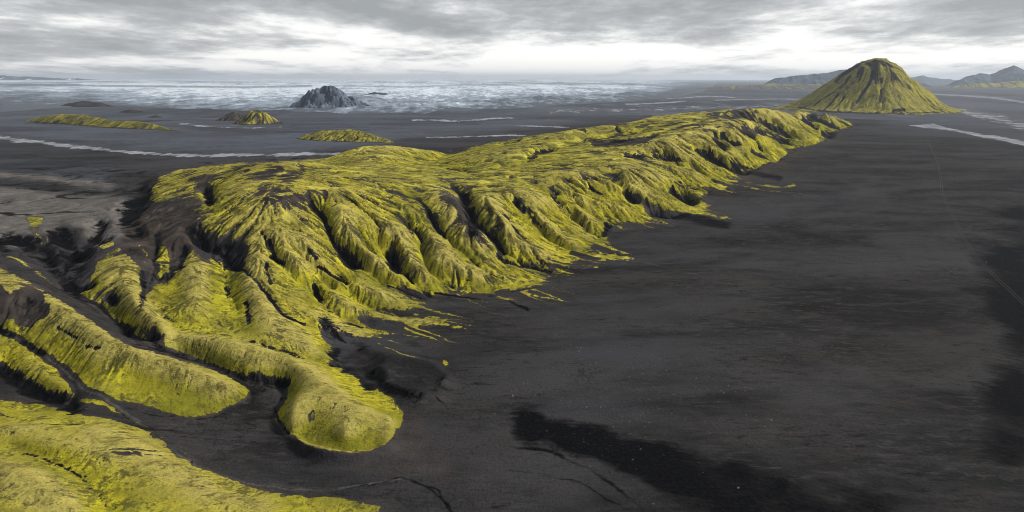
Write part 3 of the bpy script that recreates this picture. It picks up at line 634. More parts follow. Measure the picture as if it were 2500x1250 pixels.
for s, v, so in (("1225,965 1275,970 1330,1010 1400,1045 1500,1060 1600,1078 1700,1100 1800,1122 1880,1155 1960,1170 1900,1222 1850,1250 1740,1250 1680,1225 1560,1175 1460,1130 1390,1105 1330,1082 1280,1090 1245,1060 1255,1010", 1.25, 6), ("1180,1030 1250,1020 1230,1045", .6, 3),
                 ("1640,532 1760,545 1900,570 2050,578 1900,587 1780,568", .5, 4), ("2360,640 2420,570 2500,500 2500,880 2440,800 2400,720", 1.15, 16), ("2440,860 2500,820 2500,1170 2420,1180 2370,1090 2410,960", 1.0, 16), ("1600,1150 1900,1120 2300,1180 2200,1250 1700,1250", .75, 22),  # right-edge polygons paint a vignette into the sand
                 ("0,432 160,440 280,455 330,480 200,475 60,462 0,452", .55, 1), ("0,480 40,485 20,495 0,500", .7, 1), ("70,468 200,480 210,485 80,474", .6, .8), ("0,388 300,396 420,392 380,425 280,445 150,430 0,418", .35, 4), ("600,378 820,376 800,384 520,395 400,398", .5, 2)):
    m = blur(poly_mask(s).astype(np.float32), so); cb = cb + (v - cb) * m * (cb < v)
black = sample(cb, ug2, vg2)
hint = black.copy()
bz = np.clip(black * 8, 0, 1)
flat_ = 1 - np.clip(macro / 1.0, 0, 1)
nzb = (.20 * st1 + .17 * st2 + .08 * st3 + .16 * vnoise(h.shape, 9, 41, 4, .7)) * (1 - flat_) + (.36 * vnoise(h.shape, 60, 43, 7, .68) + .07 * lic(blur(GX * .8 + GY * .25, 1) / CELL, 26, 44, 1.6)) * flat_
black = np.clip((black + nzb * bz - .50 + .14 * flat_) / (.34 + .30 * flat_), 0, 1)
dig = blur((hint * .6 + black * .4) * np.clip(macro / 4, 0, 1), 2.0)
h = h - dig * CELL * 6.0 * np.maximum(near_, .4) * rim * (hint > .0)
h = h - blur(black, .8) * CELL * .8 * body * rim
steep = np.clip((sl - .75) / .6, 0, 1) * body
fl = np.clip((fsum / 3 - .62) / .7, 0, 1) * body
thin = ruts0 * .30 + ruts1 * .22 + .22 * fl + .10 * steep + .10 * np.clip(hint, 0, 1)
up = np.clip((macro - 22) / 25, 0, 1)
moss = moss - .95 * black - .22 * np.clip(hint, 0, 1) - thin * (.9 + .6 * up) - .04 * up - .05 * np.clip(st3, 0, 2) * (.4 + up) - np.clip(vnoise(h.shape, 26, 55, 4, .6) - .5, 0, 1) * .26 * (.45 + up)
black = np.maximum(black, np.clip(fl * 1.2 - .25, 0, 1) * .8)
cbn = canvas()
fill(cbn, "0,456 60,462 200,477 300,480 350,485 330,520 300,580 240,605 200,560 150,545 90,575 40,600 0,580", .85, 3)
fill(cbn, "0,419 150,431 250,441 284,450 180,445 100,436 0,430", .8, .6); fill(cbn, "180,446 290,450 270,456 190,452", .7, .6)
for s_ in ("0,800 60,836 130,884 200,948 270,980 310,1014 350,1044 400,1084 450,1119 520,1155 600,1179 700,1195 800,1197 900,1180 980,1169", "190,940 215,955 262,972 300,1002 340,1030", "540,600 575,650 620,690 660,732 700,775 755,800 800,850", "160,700 250,757 335,837 400,856"):
    stroke(cbn, s_, 1.5, .45, .8)
bench = sample(cbn, ug2, vg2) * (1 - black)
cbr = canvas()
cfl = canvas()  # pale far outwash; its blue tint stands in for distance haze
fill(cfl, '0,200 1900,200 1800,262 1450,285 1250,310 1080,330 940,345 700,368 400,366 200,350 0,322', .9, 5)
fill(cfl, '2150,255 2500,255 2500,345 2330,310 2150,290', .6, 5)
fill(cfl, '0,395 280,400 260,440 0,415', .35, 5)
fill(cbr, "350,485 440,500 480,512 470,545 500,570 480,600 420,655 385,690 340,640 290,600 300,540 320,500", .9, 4)
fill(cbr, "400,420 560,405 760,405 760,520 600,540 480,520", .8, 8); fill(cbr, "1000,430 1900,260 2080,300 1900,420 1500,520 1200,640", .7, 12)
fill(cbr, "985,1000 1040,1050 1110,1150 1050,1160 950,1150 820,1150 900,1110 960,1080", .45, 6); fill(cbr, "0,680 120,720 200,800 200,860 100,850 0,800", .7, 8)
fill(cbr, "250,700 320,760 420,850 300,800", .7, 6); fill(cbr, "1440,1240 2100,700 2400,760 2200,1000", .12, 30)
brown = np.clip(np.maximum(sample(cbr, ug2, vg2), .5 * (moss > .2)), 0, 1) * (1 - black)
# dry straw-coloured moss on rounded crests
curv = blur(h, 5) - blur(h, 14)
tan_ = np.clip(curv / (CELL * 1.6) * .55 + .28 - sl * .15, 0, 1)
ct = canvas()
for s, w in (("300,620 330,690 370,760 420,825 520,832 640,850 720,885 780,930 840,990", 22), ("1050,575 1070,610", 22), ("1100,650 1180,668 1250,682", 9), ("1010,640 1040,665", 10), ("1190,485 1230,545 1290,600 1350,625", 14), ("1310,530 1370,570 1400,590", 8),
             ("620,710 680,780 740,830", 26), ("820,795 900,820", 16), ("0,655 130,720 260,800 420,880 560,930", 22), ("240,1050 360,1090 500,1180 640,1220", 40), ("0,1150 150,1230", 50), ("1420,540 1440,570", 12), ("780,760 860,800", 10), ("600,680 640,730", 12), ("960,770 1060,790", 6)):
    stroke(ct, s, w, 1.0, 1.2)
tan_ = np.clip(tan_ + .65 * sample(blur(ct, 3), ug2, vg2), 0, 1)
print('covers', round(time.time() - T0, 1))

MAT_LAND = land_material()
hi2 = .5 + .5 * np.clip((macro - 10) / 20, 0, 1)
near2 = np.clip((rr - 225) / 160, .06, 1)
flats = sample(cfl, ug2, vg2)
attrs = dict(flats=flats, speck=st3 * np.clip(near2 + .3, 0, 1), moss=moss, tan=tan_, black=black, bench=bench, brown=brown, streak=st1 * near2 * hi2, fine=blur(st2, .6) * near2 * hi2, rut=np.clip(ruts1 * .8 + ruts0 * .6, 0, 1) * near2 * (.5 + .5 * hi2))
ridge_area = poly_mask("0,385 0,1250 1010,1250 1120,1250 1130,1120 1110,980 1130,860 1160,770 1350,730 1480,660 1640,590 1800,560 1780,520 1820,470 1900,420 1960,400 2050,340 2110,310 2060,280 2000,262 1850,254 1650,266 1400,310 1180,345 1110,365 1040,354 900,346 830,360 790,376 500,390 380,415 250,450 100,430 0,415")
ra = sample(ridge_area.astype(np.float32), ug, vg) > .5
is_ridge = ra & ((moss > .3) | (macro > 1.2)) | ((macro > 2.5))
lo = blur(is_ridge.astype(np.float32), 2) > .5
cellr = lo[:-1, :-1]
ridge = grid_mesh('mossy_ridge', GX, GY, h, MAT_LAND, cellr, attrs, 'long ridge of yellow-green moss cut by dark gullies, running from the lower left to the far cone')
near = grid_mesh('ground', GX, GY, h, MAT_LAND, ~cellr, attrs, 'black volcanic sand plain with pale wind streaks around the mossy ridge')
print('near land', round(time.time() - T0, 1))

# ------------------------------------------------------------------ the ground beyond and around
def plain_material():
    s = NT('outwash_sand')
    a = s.noise(.0011, 6, .62, (1, .5, 1)); b = s.noise(.006, 5, .65, (1, .35, 1), off=9); c = s.noise(.03, 4, .65, (1, .3, 1), off=3)
    col = s.mix(s.step(a, .36, .62), (.026, .031, .041), (.070, .080, .098))  # base paled and blued to carry part of the distance haze
    col = s.mix(s.step(b, .48, .68, 0, .75), col, (.105, .108, .122))
    col = s.mix(s.step(c, .35, .7, 0, .5), col, (.024, .025, .028))
    col = s.mix(s.math('MULTIPLY', s.step(c, .56, .66, 0, .55), s.step(a, .5, .6)), col, (.16, .16, .17))
    return s.done(s.bsdf(col, .9, c, 2.0, .5, .15))
MAT_PLAIN = plain_material()
def ring(name, t0, t1, nt, r0, r1, nr, mat, label=None, keepf=None, zf=None):
    t = np.linspace(t0, t1, nt); r = np.exp(np.linspace(math.log(r0), math.log(r1), nr))[:, None]
    X = r * np.sin(t)[None]; Y = r * np.cos(t)[None]; Z = np.zeros_like(X) if zf is None else zf(X, Y)
    k = None
    if keepf is not None:
        tc = (t[:-1] + t[1:])[None] / 2 + 0 * r[:-1]; rc = (r[:-1] + r[1:]) / 2 + 0 * tc
        k = keepf(tc, rc)
    return grid_mesh(name, X.astype(np.float32), Y.astype(np.float32), Z.astype(np.float32), mat, k, None, label)
RE = math.exp(lr[-1])
ring('ground', TH0, TH0 + 2 * math.pi, 721, .5, 100.0, 14, MAT_LAND, 'black sand directly under and behind the viewpoint')
tA, tB = th[0], th[-1]
o_side = ring('ground', tB, tA + 2 * math.pi, 120, 100.0, RE, 20, MAT_LAND, 'black sand at the sides of and behind the viewpoint')
ring('ground', 0, 2 * math.pi, 721, RE, 60000.0, 60, MAT_PLAIN, 'dark outwash plain reaching to the horizon')

def lerp_profile(pts, x, k):
    a = np.array([p[0] for p in pts]); b = np.array([p[k] for p in pts]); return np.interp(x, a, b)

# ------------------------------------------------------------------ glacier
EDGE = P("-600,300 -100,285 0,275 150,263 250,258 350,263 500,269 700,273 850,278 1000,277 1150,270 1300,262 1450,254 1600,243 1700,232 1760,224")
def ice_material():
    s = NT('ice')
    f = s.attr('dirt'); g = s.attr('band')
    a = s.noise(.008, 6, .68, (1, .5, 1)); b = s.noise(.03, 3, .7, (1, .3, 1), off=5); c = s.noise(.0016, 4, .6, (1, .5, 1), off=2)
    d = s.math('ADD', s.math('MULTIPLY', s.math('SUBTRACT', a, .5), 1.1), s.math('ADD', s.math('MULTIPLY', s.math('SUBTRACT', b, .5), 1.7), s.math('MULTIPLY', s.math('SUBTRACT', c, .5), 1.3)))
    d = s.math('ADD', d, f)
    col = s.mix(s.step(d, -.02, .34), (.64, .70, .76), (.24, .29, .35))
    col = s.mix(s.step(d, .38, .85), col, (.060, .070, .085))
    col = s.mix(g, col, (.05, .055, .065))
    return s.done(s.bsdf(col, .6, a, 6.0, .4, .3))
def glacier():
    t = np.linspace(R(-48), R(18.5), 1340); nr = 260
    u = 1250 + np.tan(t) * FPX * (cp + (625 - 262) / FPX * sp)
    ve = lerp_profile(EDGE, u, 1); _, y0 = unproj(u, ve); D0 = y0 / np.cos(t)
    D0 = D0 * (1 + .02 * resize(np.random.default_rng(3).standard_normal((1, 60)).astype(np.float32).repeat(2, 0), (2, len(t)))[0])
    k = np.linspace(0, 1, nr)[:, None]
    D = D0[None] * np.exp(k * math.log(12.0)); tt_ = D / D0[None]
    fac = np.interp(u, [1250, 1450, 1600, 1700, 1760], [1, .9, .6, .35, .0])[None]
    Z = 86 * (1 - np.exp(-(tt_ - 1) * .72)) * fac
    Z += np.interp(u, [0, 600, 900, 1180, 1400, 1700], [-4, -3, 1, 4, 2, -2])[None] * np.clip((tt_ - 3) / 3, 0, 1)
    X = D * np.sin(t)[None]; Y = D * np.cos(t)[None]
    n1 = vnoise(X.shape, 26, 61, 4, .6); n2 = vnoise(X.shape, 5, 62, 3, .7)
    Z += (n1 * 2.0 + n2 * .5) * np.clip((tt_ - 1) * 5, 0, 1) * np.clip(1.7 - tt_ * .22, .1, 1) * fac
    Z -= (1 - np.clip((tt_ - 1) * 30, 0, 1)) * 3
    Z -= np.interp(u, [1640, 1745], [0, 6])[None]
    uu_, vv_ = proj(X, Y, Z)
    # dirty at the snout and at the left, clean in the middle reaches
    dirt = np.interp(tt_, [1, 1.15, 1.5, 2.0, 3.0, 12], [.95, .62, .25, .02, .20, -.05]) + 0 * X
    dirt += np.interp(u, [-300, 60, 260, 420, 1200, 1500, 1740], [.35, .30, .02, -.14, .0, .08, .35])[None] * np.clip(1.9 - tt_ * .5, 0, 1)
    dirt += np.interp(u, [1600, 1740], [0, .9])[None]
    dirt += n1 * .09
    cvs = canvas()
    for s_, w, v in (("0,206 300,210 600,213 760,210", 2.4, .8), ("840,210 1000,212 1200,206 1370,203 1500,206", 2, .6), ("960,249 1150,248 1300,238 1500,231 1640,226", 1.8, .6),
                     ("740,262 722,250 735,238 752,232", 2.6, .7), ("715,268 728,258 752,264 800,272", 2, .5), ("960,240 968,248 950,250 920,238 880,234", 1.8, .8), ("1360,203 1550,206 1700,214", 1.6, .7), ("0,235 120,240 220,236", 4, .5), ("330,240 460,246 620,252 700,262", 2, .3)):
        stroke(cvs, s_, w, v, .8)
    band = sample(cvs, uu_.astype(np.float32), vv_.astype(np.float32)) * (vv_ > 196)
    band = np.clip(band - .2 * np.abs(n2) * (band > .02), 0, 1)
    return grid_mesh('glacier', X.astype(np.float32), Y.astype(np.float32), Z.astype(np.float32), ice_material(), None, dict(dirt=dirt, band=band), 'wide grey-white glacier tongue streaked with black ash')
glacier()

# ------------------------------------------------------------------ hills
def rock_material(name, a, b, snow=0.0):
    s = NT(name); st = s.attr('streak'); n = s.noise(.02, 6, .7); n2 = s.noise(.004, 5, .65, off=8)
    col = s.mix(s.step(s.math('ADD', n, s.math('MULTIPLY', st, .06)), .35, .65), a, b)
    if snow: col = s.mix(s.step(n2, 1 - snow, 1.04 - snow), col, (.7, .74, .78))
    return s.done(s.bsdf(col, .95, n, 8.0, .5, .05))
ROCK_ICE = rock_material('hazed_grey_rock', (.05, .064, .088), (.125, .15, .19))  # bluish distance haze is mixed into these three rock colours
ROCK_FAR = rock_material('hazed_far_rock', (.035, .055, .085), (.085, .11, .145))
ROCK_SNOW = rock_material('hazed_snow_rock', (.045, .065, .10), (.09, .115, .155), .40)
def hill(name, label, prof, slope_=.55, depth=None, res=220, power=1.0, moss=.9, rough=1.25, bench=0.0, brown=0.0, blk=.0, seed=1, carve=1.0, mat=None, top=0.0, round_=0.0, topblack=0.0):
    """prof: u,v,D of the crest; the body falls away from the crest line on both sides"""
    pts = P(prof); U = np.array([p[0] for p in pts]); V = np.array([p[1] for p in pts]); Dd = np.array([p[2] for p in pts])
    n = 90; uq = np.linspace(U[0], U[-1], n); vq = np.interp(uq, U, V); dq = np.interp(uq, U, Dd)
    sx, dz = ray(uq, vq); zs = CAM_H - dz * dq; xs = sx * dq; ys = dq
    zs = np.maximum(zs, .3)
    g = np.random.default_rng(seed)
    hm = zs.max(); w = (hm / slope_) * 1.25 + 5
    if depth: w = depth
    x0, x1, y0, y1 = xs.min() - w * .6, xs.max() + w * .6, ys.min() - w, ys.max() + w
    nx = res; ny = int(res * (y1 - y0) / (x1 - x0)) + 2; ny = min(max(ny, 60), 420)
    X, Y = np.meshgrid(np.linspace(x0, x1, nx), np.linspace(y0, y1, ny)); cell = (x1 - x0) / nx
    wx = vnoise(X.shape, 24, seed + 1, 3) * hm * .05 * rough; wy = vnoise(X.shape, 24, seed + 2, 3) * hm * .12 * rough
    Hh = np.full(X.shape, -50.0)
    for a, b, c in zip(xs, ys, zs):
        d = np.hypot(X + wx - a, Y + wy - b)
        if round_: d = np.sqrt(d * d + (round_ * c) ** 2) - round_ * c
        Hh = np.maximum(Hh, c - slope_ * d ** power * (hm ** (1 - power)))
    foot = np.clip((Hh + hm * .02) / (hm * .25), 0, 1)
    soft = hm * .05
    Hh = np.where(Hh > soft, Hh, soft * np.exp(np.minimum((Hh - soft) / soft, 0) * 1.0) ) - soft * .25
    Hh = Hh.astype(np.float32); bd = np.clip(Hh / (hm * .15), 0, 1)
    Hh += vnoise(X.shape, 16, seed + 3, 4, .6) * hm * .022 * rough * bd
    fs = 0
    for it in range(3):
        hb = blur(Hh, 1.0); f = blur(flow(hb, 60000, 120, seed + 5 + it, weight=bd + .001), .6) ** .5
        f = np.clip(f / (np.percentile(f[bd > .5], 96) + 1e-6), 0, 1.6); fs = fs + f / 3
        Hh = Hh - carve * f * cell * .5 * bd
    s1 = lic(blur(Hh, 1.2), 22, seed + 9, 2.0); s2 = lic(blur(Hh, 1.2), 9, seed + 10, 1.0)
    Hh += (s1 * .45 + s2 * .2) * cell * bd * carve
    uh, vh = proj(X, Y, Hh)
    m = moss - .05 * s2 - .10 * np.clip(vnoise(X.shape, 12, seed + 15, 4, .7), 0, 2) - .5 * np.clip(fs - .45, 0, 1) - .10 * np.clip(1 - np.abs(s1) / .3, 0, 1) - top * np.clip(Hh / hm - .55, 0, 1) * (1 + .5 * s1) - (1 - np.clip(Hh / (hm * .07), 0, 1)) * .5
    bk = np.clip(np.clip(fs - .6, 0, 1) * 1.4 + blk + topblack * np.clip((Hh / hm - .6) / .3, 0, 1) * np.clip(.45 + .5 * s1, 0, 1), 0, 1) * bd
    keep = (Hh[:-1, :-1] > -soft * .1) | (Hh[1:, 1:] > -soft * .1)
    A = dict(moss=m, tan=np.clip(.35 + .2 * s2, 0, 1), black=bk, bench=bench + 0 * Hh, brown=np.clip(brown + .0 * Hh, 0, 1), streak=s1, fine=s2, rut=np.clip(1 - np.abs(s1) / .5, 0, 1), speck=s2)
    return grid_mesh(name, X.astype(np.float32), Y.astype(np.float32), Hh, mat or MAT_LAND, keep, A, label)

def cone():
    ux, D0 = 2128.0, 2500.0
    sx, _ = ray(ux, 272); x0 = float(sx) * D0
    n = 420; L_ = 360.0
    X, Y = np.meshgrid(np.linspace(x0 - L_, x0 + L_, n), np.linspace(D0 - L_, D0 + L_, n)); cell = 2 * L_ / n
    dx, dy = X - x0, Y - D0; ang = np.arctan2(dx, dy); rad = np.hypot(dx, dy)
    rad = rad * (1 + .03 * np.sin(ang * 3 + 1) + .02 * np.sin(ang * 7)) + vnoise(X.shape, 30, 71, 3) * 5
    k = D0 / FPX * 1.02
    right = np.interp(rad / k, [0, 12, 26, 42, 58, 90, 126, 156, 182, 205], [181, 176, 164, 150, 133, 95, 48, 15, 2, -3])
    left = np.interp(rad / k, [0, 18, 32, 45, 60, 80, 110, 142, 175, 205, 228], [181, 176, 167, 157, 145, 120, 80, 42, 15, 3, -3])
    wgt = 1 / (1 + np.exp(-dx / 25)); Hh = (right * wgt + left * (1 - wgt)).astype(np.float32)
    Hh = blur(Hh, 2)
    bd = np.clip(Hh / 15, 0, 1)
    crag = np.clip((Hh - 95) / 60, 0, 1)
    Hh += vnoise(X.shape, 26, 72, 4, .6) * (1.6 + 3.0 * crag) * bd
    fs = 0
    for it in range(4):
        hb = blur(Hh, 1.0); f = blur(flow(hb, 120000, 170, 75 + it, weight=bd + .001), .6) ** .5
        f = np.clip(f / np.percentile(f[bd > .5], 96), 0, 1.6); fs = fs + f / 4
        Hh = Hh - f * cell * .75 * bd * (1 - .7 * crag)
    s0 = lic(blur(Hh, 2), 60, 80, 5); s1 = lic(blur(Hh, 1.4), 30, 81, 2.2); s2 = lic(blur(Hh, 1.2), 10, 82, 1.0)
    Hh += (s0 * .6 + s1 * .4 + s2 * .2) * cell * bd
    # crag steps near the top
    Hh += vnoise(X.shape, 12, 84, 4, .7) * 1.6 * crag
    uh, vh = proj(X, Y, Hh)
    cc = canvas()
    for s_, w, v in (("2138,165 2122,205 2105,228 2092,250", 6, .9), ("2130,150 2135,180 2140,200", 9, .8), ("2152,195 2150,225 2148,250", 5, .8), ("2075,185 2055,215 2035,245 2015,265", 5, .7), ("2065,200 2040,222 2010,240 1985,258", 4, .7), ("2062,235 2050,255 2045,272", 4, .8), ("2095,155 2060,180 2040,200", 5, .75),
                     ("2165,155 2190,190 2220,215", 7, .7), ("2175,190 2185,215 2170,235", 6, .6), ("2195,200 2230,235 2262,262", 5, .6), ("2100,170 2095,195 2080,205", 8, .6), ("2110,150 2150,147 2170,165", 5, .6), ("2182,270 2205,268 2200,275", 7, .9), ("2040,273 2110,276 2240,275 2300,273", 3, .6), ("1950,262 2000,270 2040,274", 3, .8), ("2150,210 2170,212 2180,225", 6, .5), ("1990,268 2010,255", 3, .4), ("2240,250 2280,270", 4, .5)):
        stroke(cc, s_, w, v, 1.2)
    hint = sample(cc, uh.astype(np.float32), vh.astype(np.float32)) * (dy < 60)
    hint = np.maximum(hint, (dy >= 60) * .3 * crag)
    bk = np.clip((hint + .2 * s1 * (hint > .05) + .14 * s2 * (hint > .05) + .25 * crag + .3 * crag * np.clip(s1, -1, 2) + .35 * np.clip(fs - .7, 0, 1) - .42) / .5, 0, .9)
    Hh -= blur(bk.astype(np.float32), 1.0) * cell * 1.0 * bd
    m = .86 - .55 * bk - .12 * np.clip(1 - np.abs(s1) / .3, 0, 1) - .22 * crag * np.clip(.5 + .6 * s1, 0, 1.5) - .3 * (1 - np.clip(Hh / 8, 0, 1)) - .2 * np.clip(fs - .6, 0, 1)
    keep = (Hh[:-1, :-1] > .05) | (Hh[1:, 1:] > .05)
    A = dict(moss=m, tan=np.clip(.45 + .25 * s2 + .2 * s0, 0, 1), black=bk * .8, bench=0 * Hh, brown=.55 + 0 * Hh, streak=s1, fine=s2, rut=np.clip(1 - np.abs(s1) / .4, 0, 1) * .8, speck=s2)
    return grid_mesh('mountain', X.astype(np.float32), Y.astype(np.float32), Hh, MAT_LAND, keep, A, 'steep lone green cone with a dark craggy top at the far end of the ridge')
cone()
print('cone', round(time.time() - T0, 1))
hill('hill', 'long low green hill on the dark plain below the glacier', "75,291,1800 100,283,1790 150,277,1760 200,279,1720 240,287,1660 280,293,1610 330,294,1570 380,303,1530 430,317,1480 470,329,1440", .5, seed=100, moss=.86, brown=.4, res=330, round_=.25, carve=1.1)
hill('hill', 'small pointed mossy peak standing alone on the outwash plain', "568,304,1720 590,288,1720 605,273,1720 613,267,1720 622,265,1720 632,267,1720 640,270,1720 655,280,1715 672,294,1710 690,304,1700", .75, seed=120, moss=.66, brown=.6, res=200, rough=1.6, top=.1)
hill('hill', 'bare brown hill touching the left side of the pointed mossy peak', "525,302,1860 545,284,1860 560,275,1860 572,272,1860 590,279,1860 612,298,1860", .6, seed=130, moss=.3, brown=.9, bench=.4, res=160, rough=1.4)
hill('hill', 'low rounded mossy mound just beyond the ridge', "722,339,1290 750,327,1290 790,319,1280 830,316,1270 870,318,1260 900,326,1240 935,337,1220 955,344,1200", .45, seed=140, moss=.84, brown=.5, res=300, round_=.4, carve=1.2)
hill('hill', 'low dark mound at the foot of the glacier, behind the long green hill', "285,277,2300 300,270,2300 320,266,2300 345,270,2300 365,279,2300", .4, seed=150, moss=.42, brown=.8, res=140)
hill('hill', 'low brown mound right behind the long green hill', "330,294,2000 360,285,2000 382,280,2000 400,287,2000 415,295,2000", .4, seed=155, moss=.35, brown=.9, res=140)
hill('hill', 'dark ash mound at the left edge of the glacier snout', "130,263,2800 165,252,2800 205,245,2800 245,249,2800 290,262,2800", .35, seed=158, moss=.0, brown=.3, res=140)
hill('rock_outcrop', 'tall grey rock peak rising through the glacier', "735,250,2600 745,236,2600 757,222,2600 768,212,2600 785,208,2600 803,210,2600 815,216,2600 830,221,2600 846,231,2610 868,238,2620 885,248,2620 905,256,2620 925,266,2620 945,274,2600", .85, seed=162, mat=ROCK_ICE, res=330, rough=2.0, carve=2.4)
hill('rock_outcrop', 'small dark rock hump in the ice right of the grey peak', "880,234,3600 900,226,3600 918,223,3600 935,225,3600 955,231,3600 972,242,3600", .3, seed=170, mat=ROCK_FAR, res=160, rough=1.5)
hill('mountain', 'blue-grey flat-topped mountain behind the green cone', "1872,206,9000 1884,196,9000 1895,189,9000 1930,185,9000 1960,182,9000 2000,179,9000 2040,171,9000 2062,167,9000 2080,170,9000 2110,180,9000 2200,192,9000 2260,203,9000", .55, seed=180, mat=ROCK_FAR, res=300, rough=1.2, carve=1.4)
hill('hill', 'low mossy rise in front of the flat-topped mountain', "1690,214,7600 1760,211,7600 1830,208,7600 1880,206,7600 1960,206,7600 2040,207,7600 2100,209,7600", .12, seed=190, moss=.5, bench=.6, res=260)
hill('mountain', 'blue-grey mountain with a pointed summit at the right edge', "2325,206,10000 2345,194,10000 2362,186,10000 2385,181,10000 2402,177,10000 2420,181,10000 2440,176,10000 2458,166,10000 2473,158,10000 2485,164,10000 2505,172,10000 2560,180,10000 2640,196,10000 2700,206,10000", .5, seed=200, mat=ROCK_FAR, res=320, rough=1.3, carve=1.4)
hill('hill', 'pale green foothill below the pointed mountain at the right edge', "2330,207,8600 2380,203,8600 2430,201,8600 2490,196,8600 2560,192,8600 2640,196,8600 2720,205,8600", .25, seed=210, moss=.75, bench=.6, res=220)
hill('mountain', 'far faint blue hills on the horizon right of the green cone', "2195,196,15000 2215,190,15000 2235,187,15000 2252,183,15000 2268,188,15000 2290,191,15000 2330,193,15000 2360,197,15000", .4, seed=220, mat=ROCK_FAR, res=200)
hill('mountain', 'far blue mountains with snow patches at the left end of the horizon', "-120,188,17000 -60,184,17000 0,183,17000 40,186,17000 90,186,17000 130,190,17000 190,190,17000 240,194,17000 280,195,17000 310,200,17000", .35, seed=230, mat=ROCK_SNOW, res=260)
print('hills', round(time.time() - T0, 1))

# ------------------------------------------------------------------ rivers, track
def river_material():
    s = NT('silty_river')
    a = s.noise(.02, 5, .65, (1, .35, 1)); b = s.noise(.09, 3, .6, (1, .3, 1), off=4)
    d = s.math('ADD', s.math('MULTIPLY', a, .6), s.math('MULTIPLY', b, .4))
    col = s.mix(s.step(d, .40, .62), (.11, .115, .125), (.30, .31, .33))
    bs = s.n('ShaderNodeBsdfPrincipled'); s.put(bs.inputs['Base Color'], col); bs.inputs['Roughness'].default_value = .85; bs.inputs['Specular IOR Level'].default_value = .08
    tr = s.n('ShaderNodeBsdfTransparent'); mx = s.n('ShaderNodeMixShader')
    e = s.attr('edge')
    s.put(mx.inputs[0], s.step(s.math('ADD', s.math('MULTIPLY', e, .8), s.math('MULTIPLY', s.math('SUBTRACT', d, .5), 3.2)), .25, .75)); s.t.links.new(tr.outputs[0], mx.inputs[1]); s.t.links.new(bs.outputs[0], mx.inputs[2])
    return s.done(mx.outputs[0])
MAT_RIVER = river_material()
def river(spec, label, dens=1.0, z=.35):
    pts = P(spec); u = np.linspace(pts[0][0], pts[-1][0], max(40, int(abs(pts[-1][0] - pts[0][0]) / 3)))
    v0 = lerp_profile(pts, u, 1) if pts[0][0] < pts[-1][0] else None
    v1 = lerp_profile(pts, u, 2); nk = 9; k = np.linspace(0, 1, nk)[:, None]
    wob = vnoise((2, len(u)), 10, int(abs(pts[0][0])) + 5, 3)[0] * .05
    V = v0[None] + (v1 - v0)[None] * (k + wob[None]); U = u[None] + 0 * V
    x, y = unproj(U, V, z)
    edge = np.minimum(k, 1 - k) * 2.6 * dens + 0 * V
    edge *= np.clip(np.minimum(u - u[0], u[-1] - u) / 12, 0, 1)[None]
    return grid_mesh('river', x.astype(np.float32), y.astype(np.float32), np.full(x.shape, z, np.float32), MAT_RIVER, None, dict(edge=edge), label)
river("-40,322,342 0,328,345 100,341,355 200,352,366 300,364,376 400,372,385 500,374,385 600,372,384 700,371,383 790,371,382 850,370,380", 'pale grey braided river sweeping in from the left edge')
river("1078,362,369 1120,359,366 1160,355,361 1200,350,356", 'thin white stream visible behind the dip in the ridge', 1.6)
river("1030,333,338 1100,332,337 1160,331,335 1240,328,333 1290,329,333", 'thin pale stream beyond the dip in the ridge', 1.2)
river("1000,290,296 1060,290,296 1110,293,299 1150,291,297 1200,287,292 1260,285,290", 'braided meltwater on the plain below the glacier', 1.2)
river("1250,305,309 1330,307,311 1400,310,313", 'faint stream crossing the dark plain', 1.0)
river("1520,252,257 1560,252,256 1620,249,253 1680,245,249", 'white meltwater stream near the ice margin', 1.6)
river("1620,240,243 1660,238,241 1720,233,237 1760,234,238 1800,237,240", 'second white meltwater stream near the ice margin', 1.4)
river("1740,243,246 1840,241,244 1900,240,243 1980,241,244", 'thin stream left of the green cone', 1.2)
river("1330,263,283 1450,259,280 1600,256,276 1720,254,272 1850,252,268 1930,252,264", 'broad pale braided flat left of the green cone', .45)
river("2215,304,308 2240,304,310 2262,302,316 2280,299,318 2300,308,319 2330,315,322 2360,319,328 2400,325,337 2440,331,345 2500,343,358 2560,356,374", 'pale river flowing to the right edge from beside the cone', 1.7)
river("2235,226,229 2280,228,232 2330,230,235 2400,233,240 2460,240,247 2520,248,256", 'pale river crossing the far plain right of the cone', 1.4)
river("2305,258,268 2340,262,280 2380,265,292 2430,275,303 2500,288,324 2560,300,340", 'fan of braided pale channels right of the cone', .8)
river("430,296,305 500,304,312 560,306,316 620,308,316 700,306,312", 'faint pale wash below the pointed mossy peak', .6)

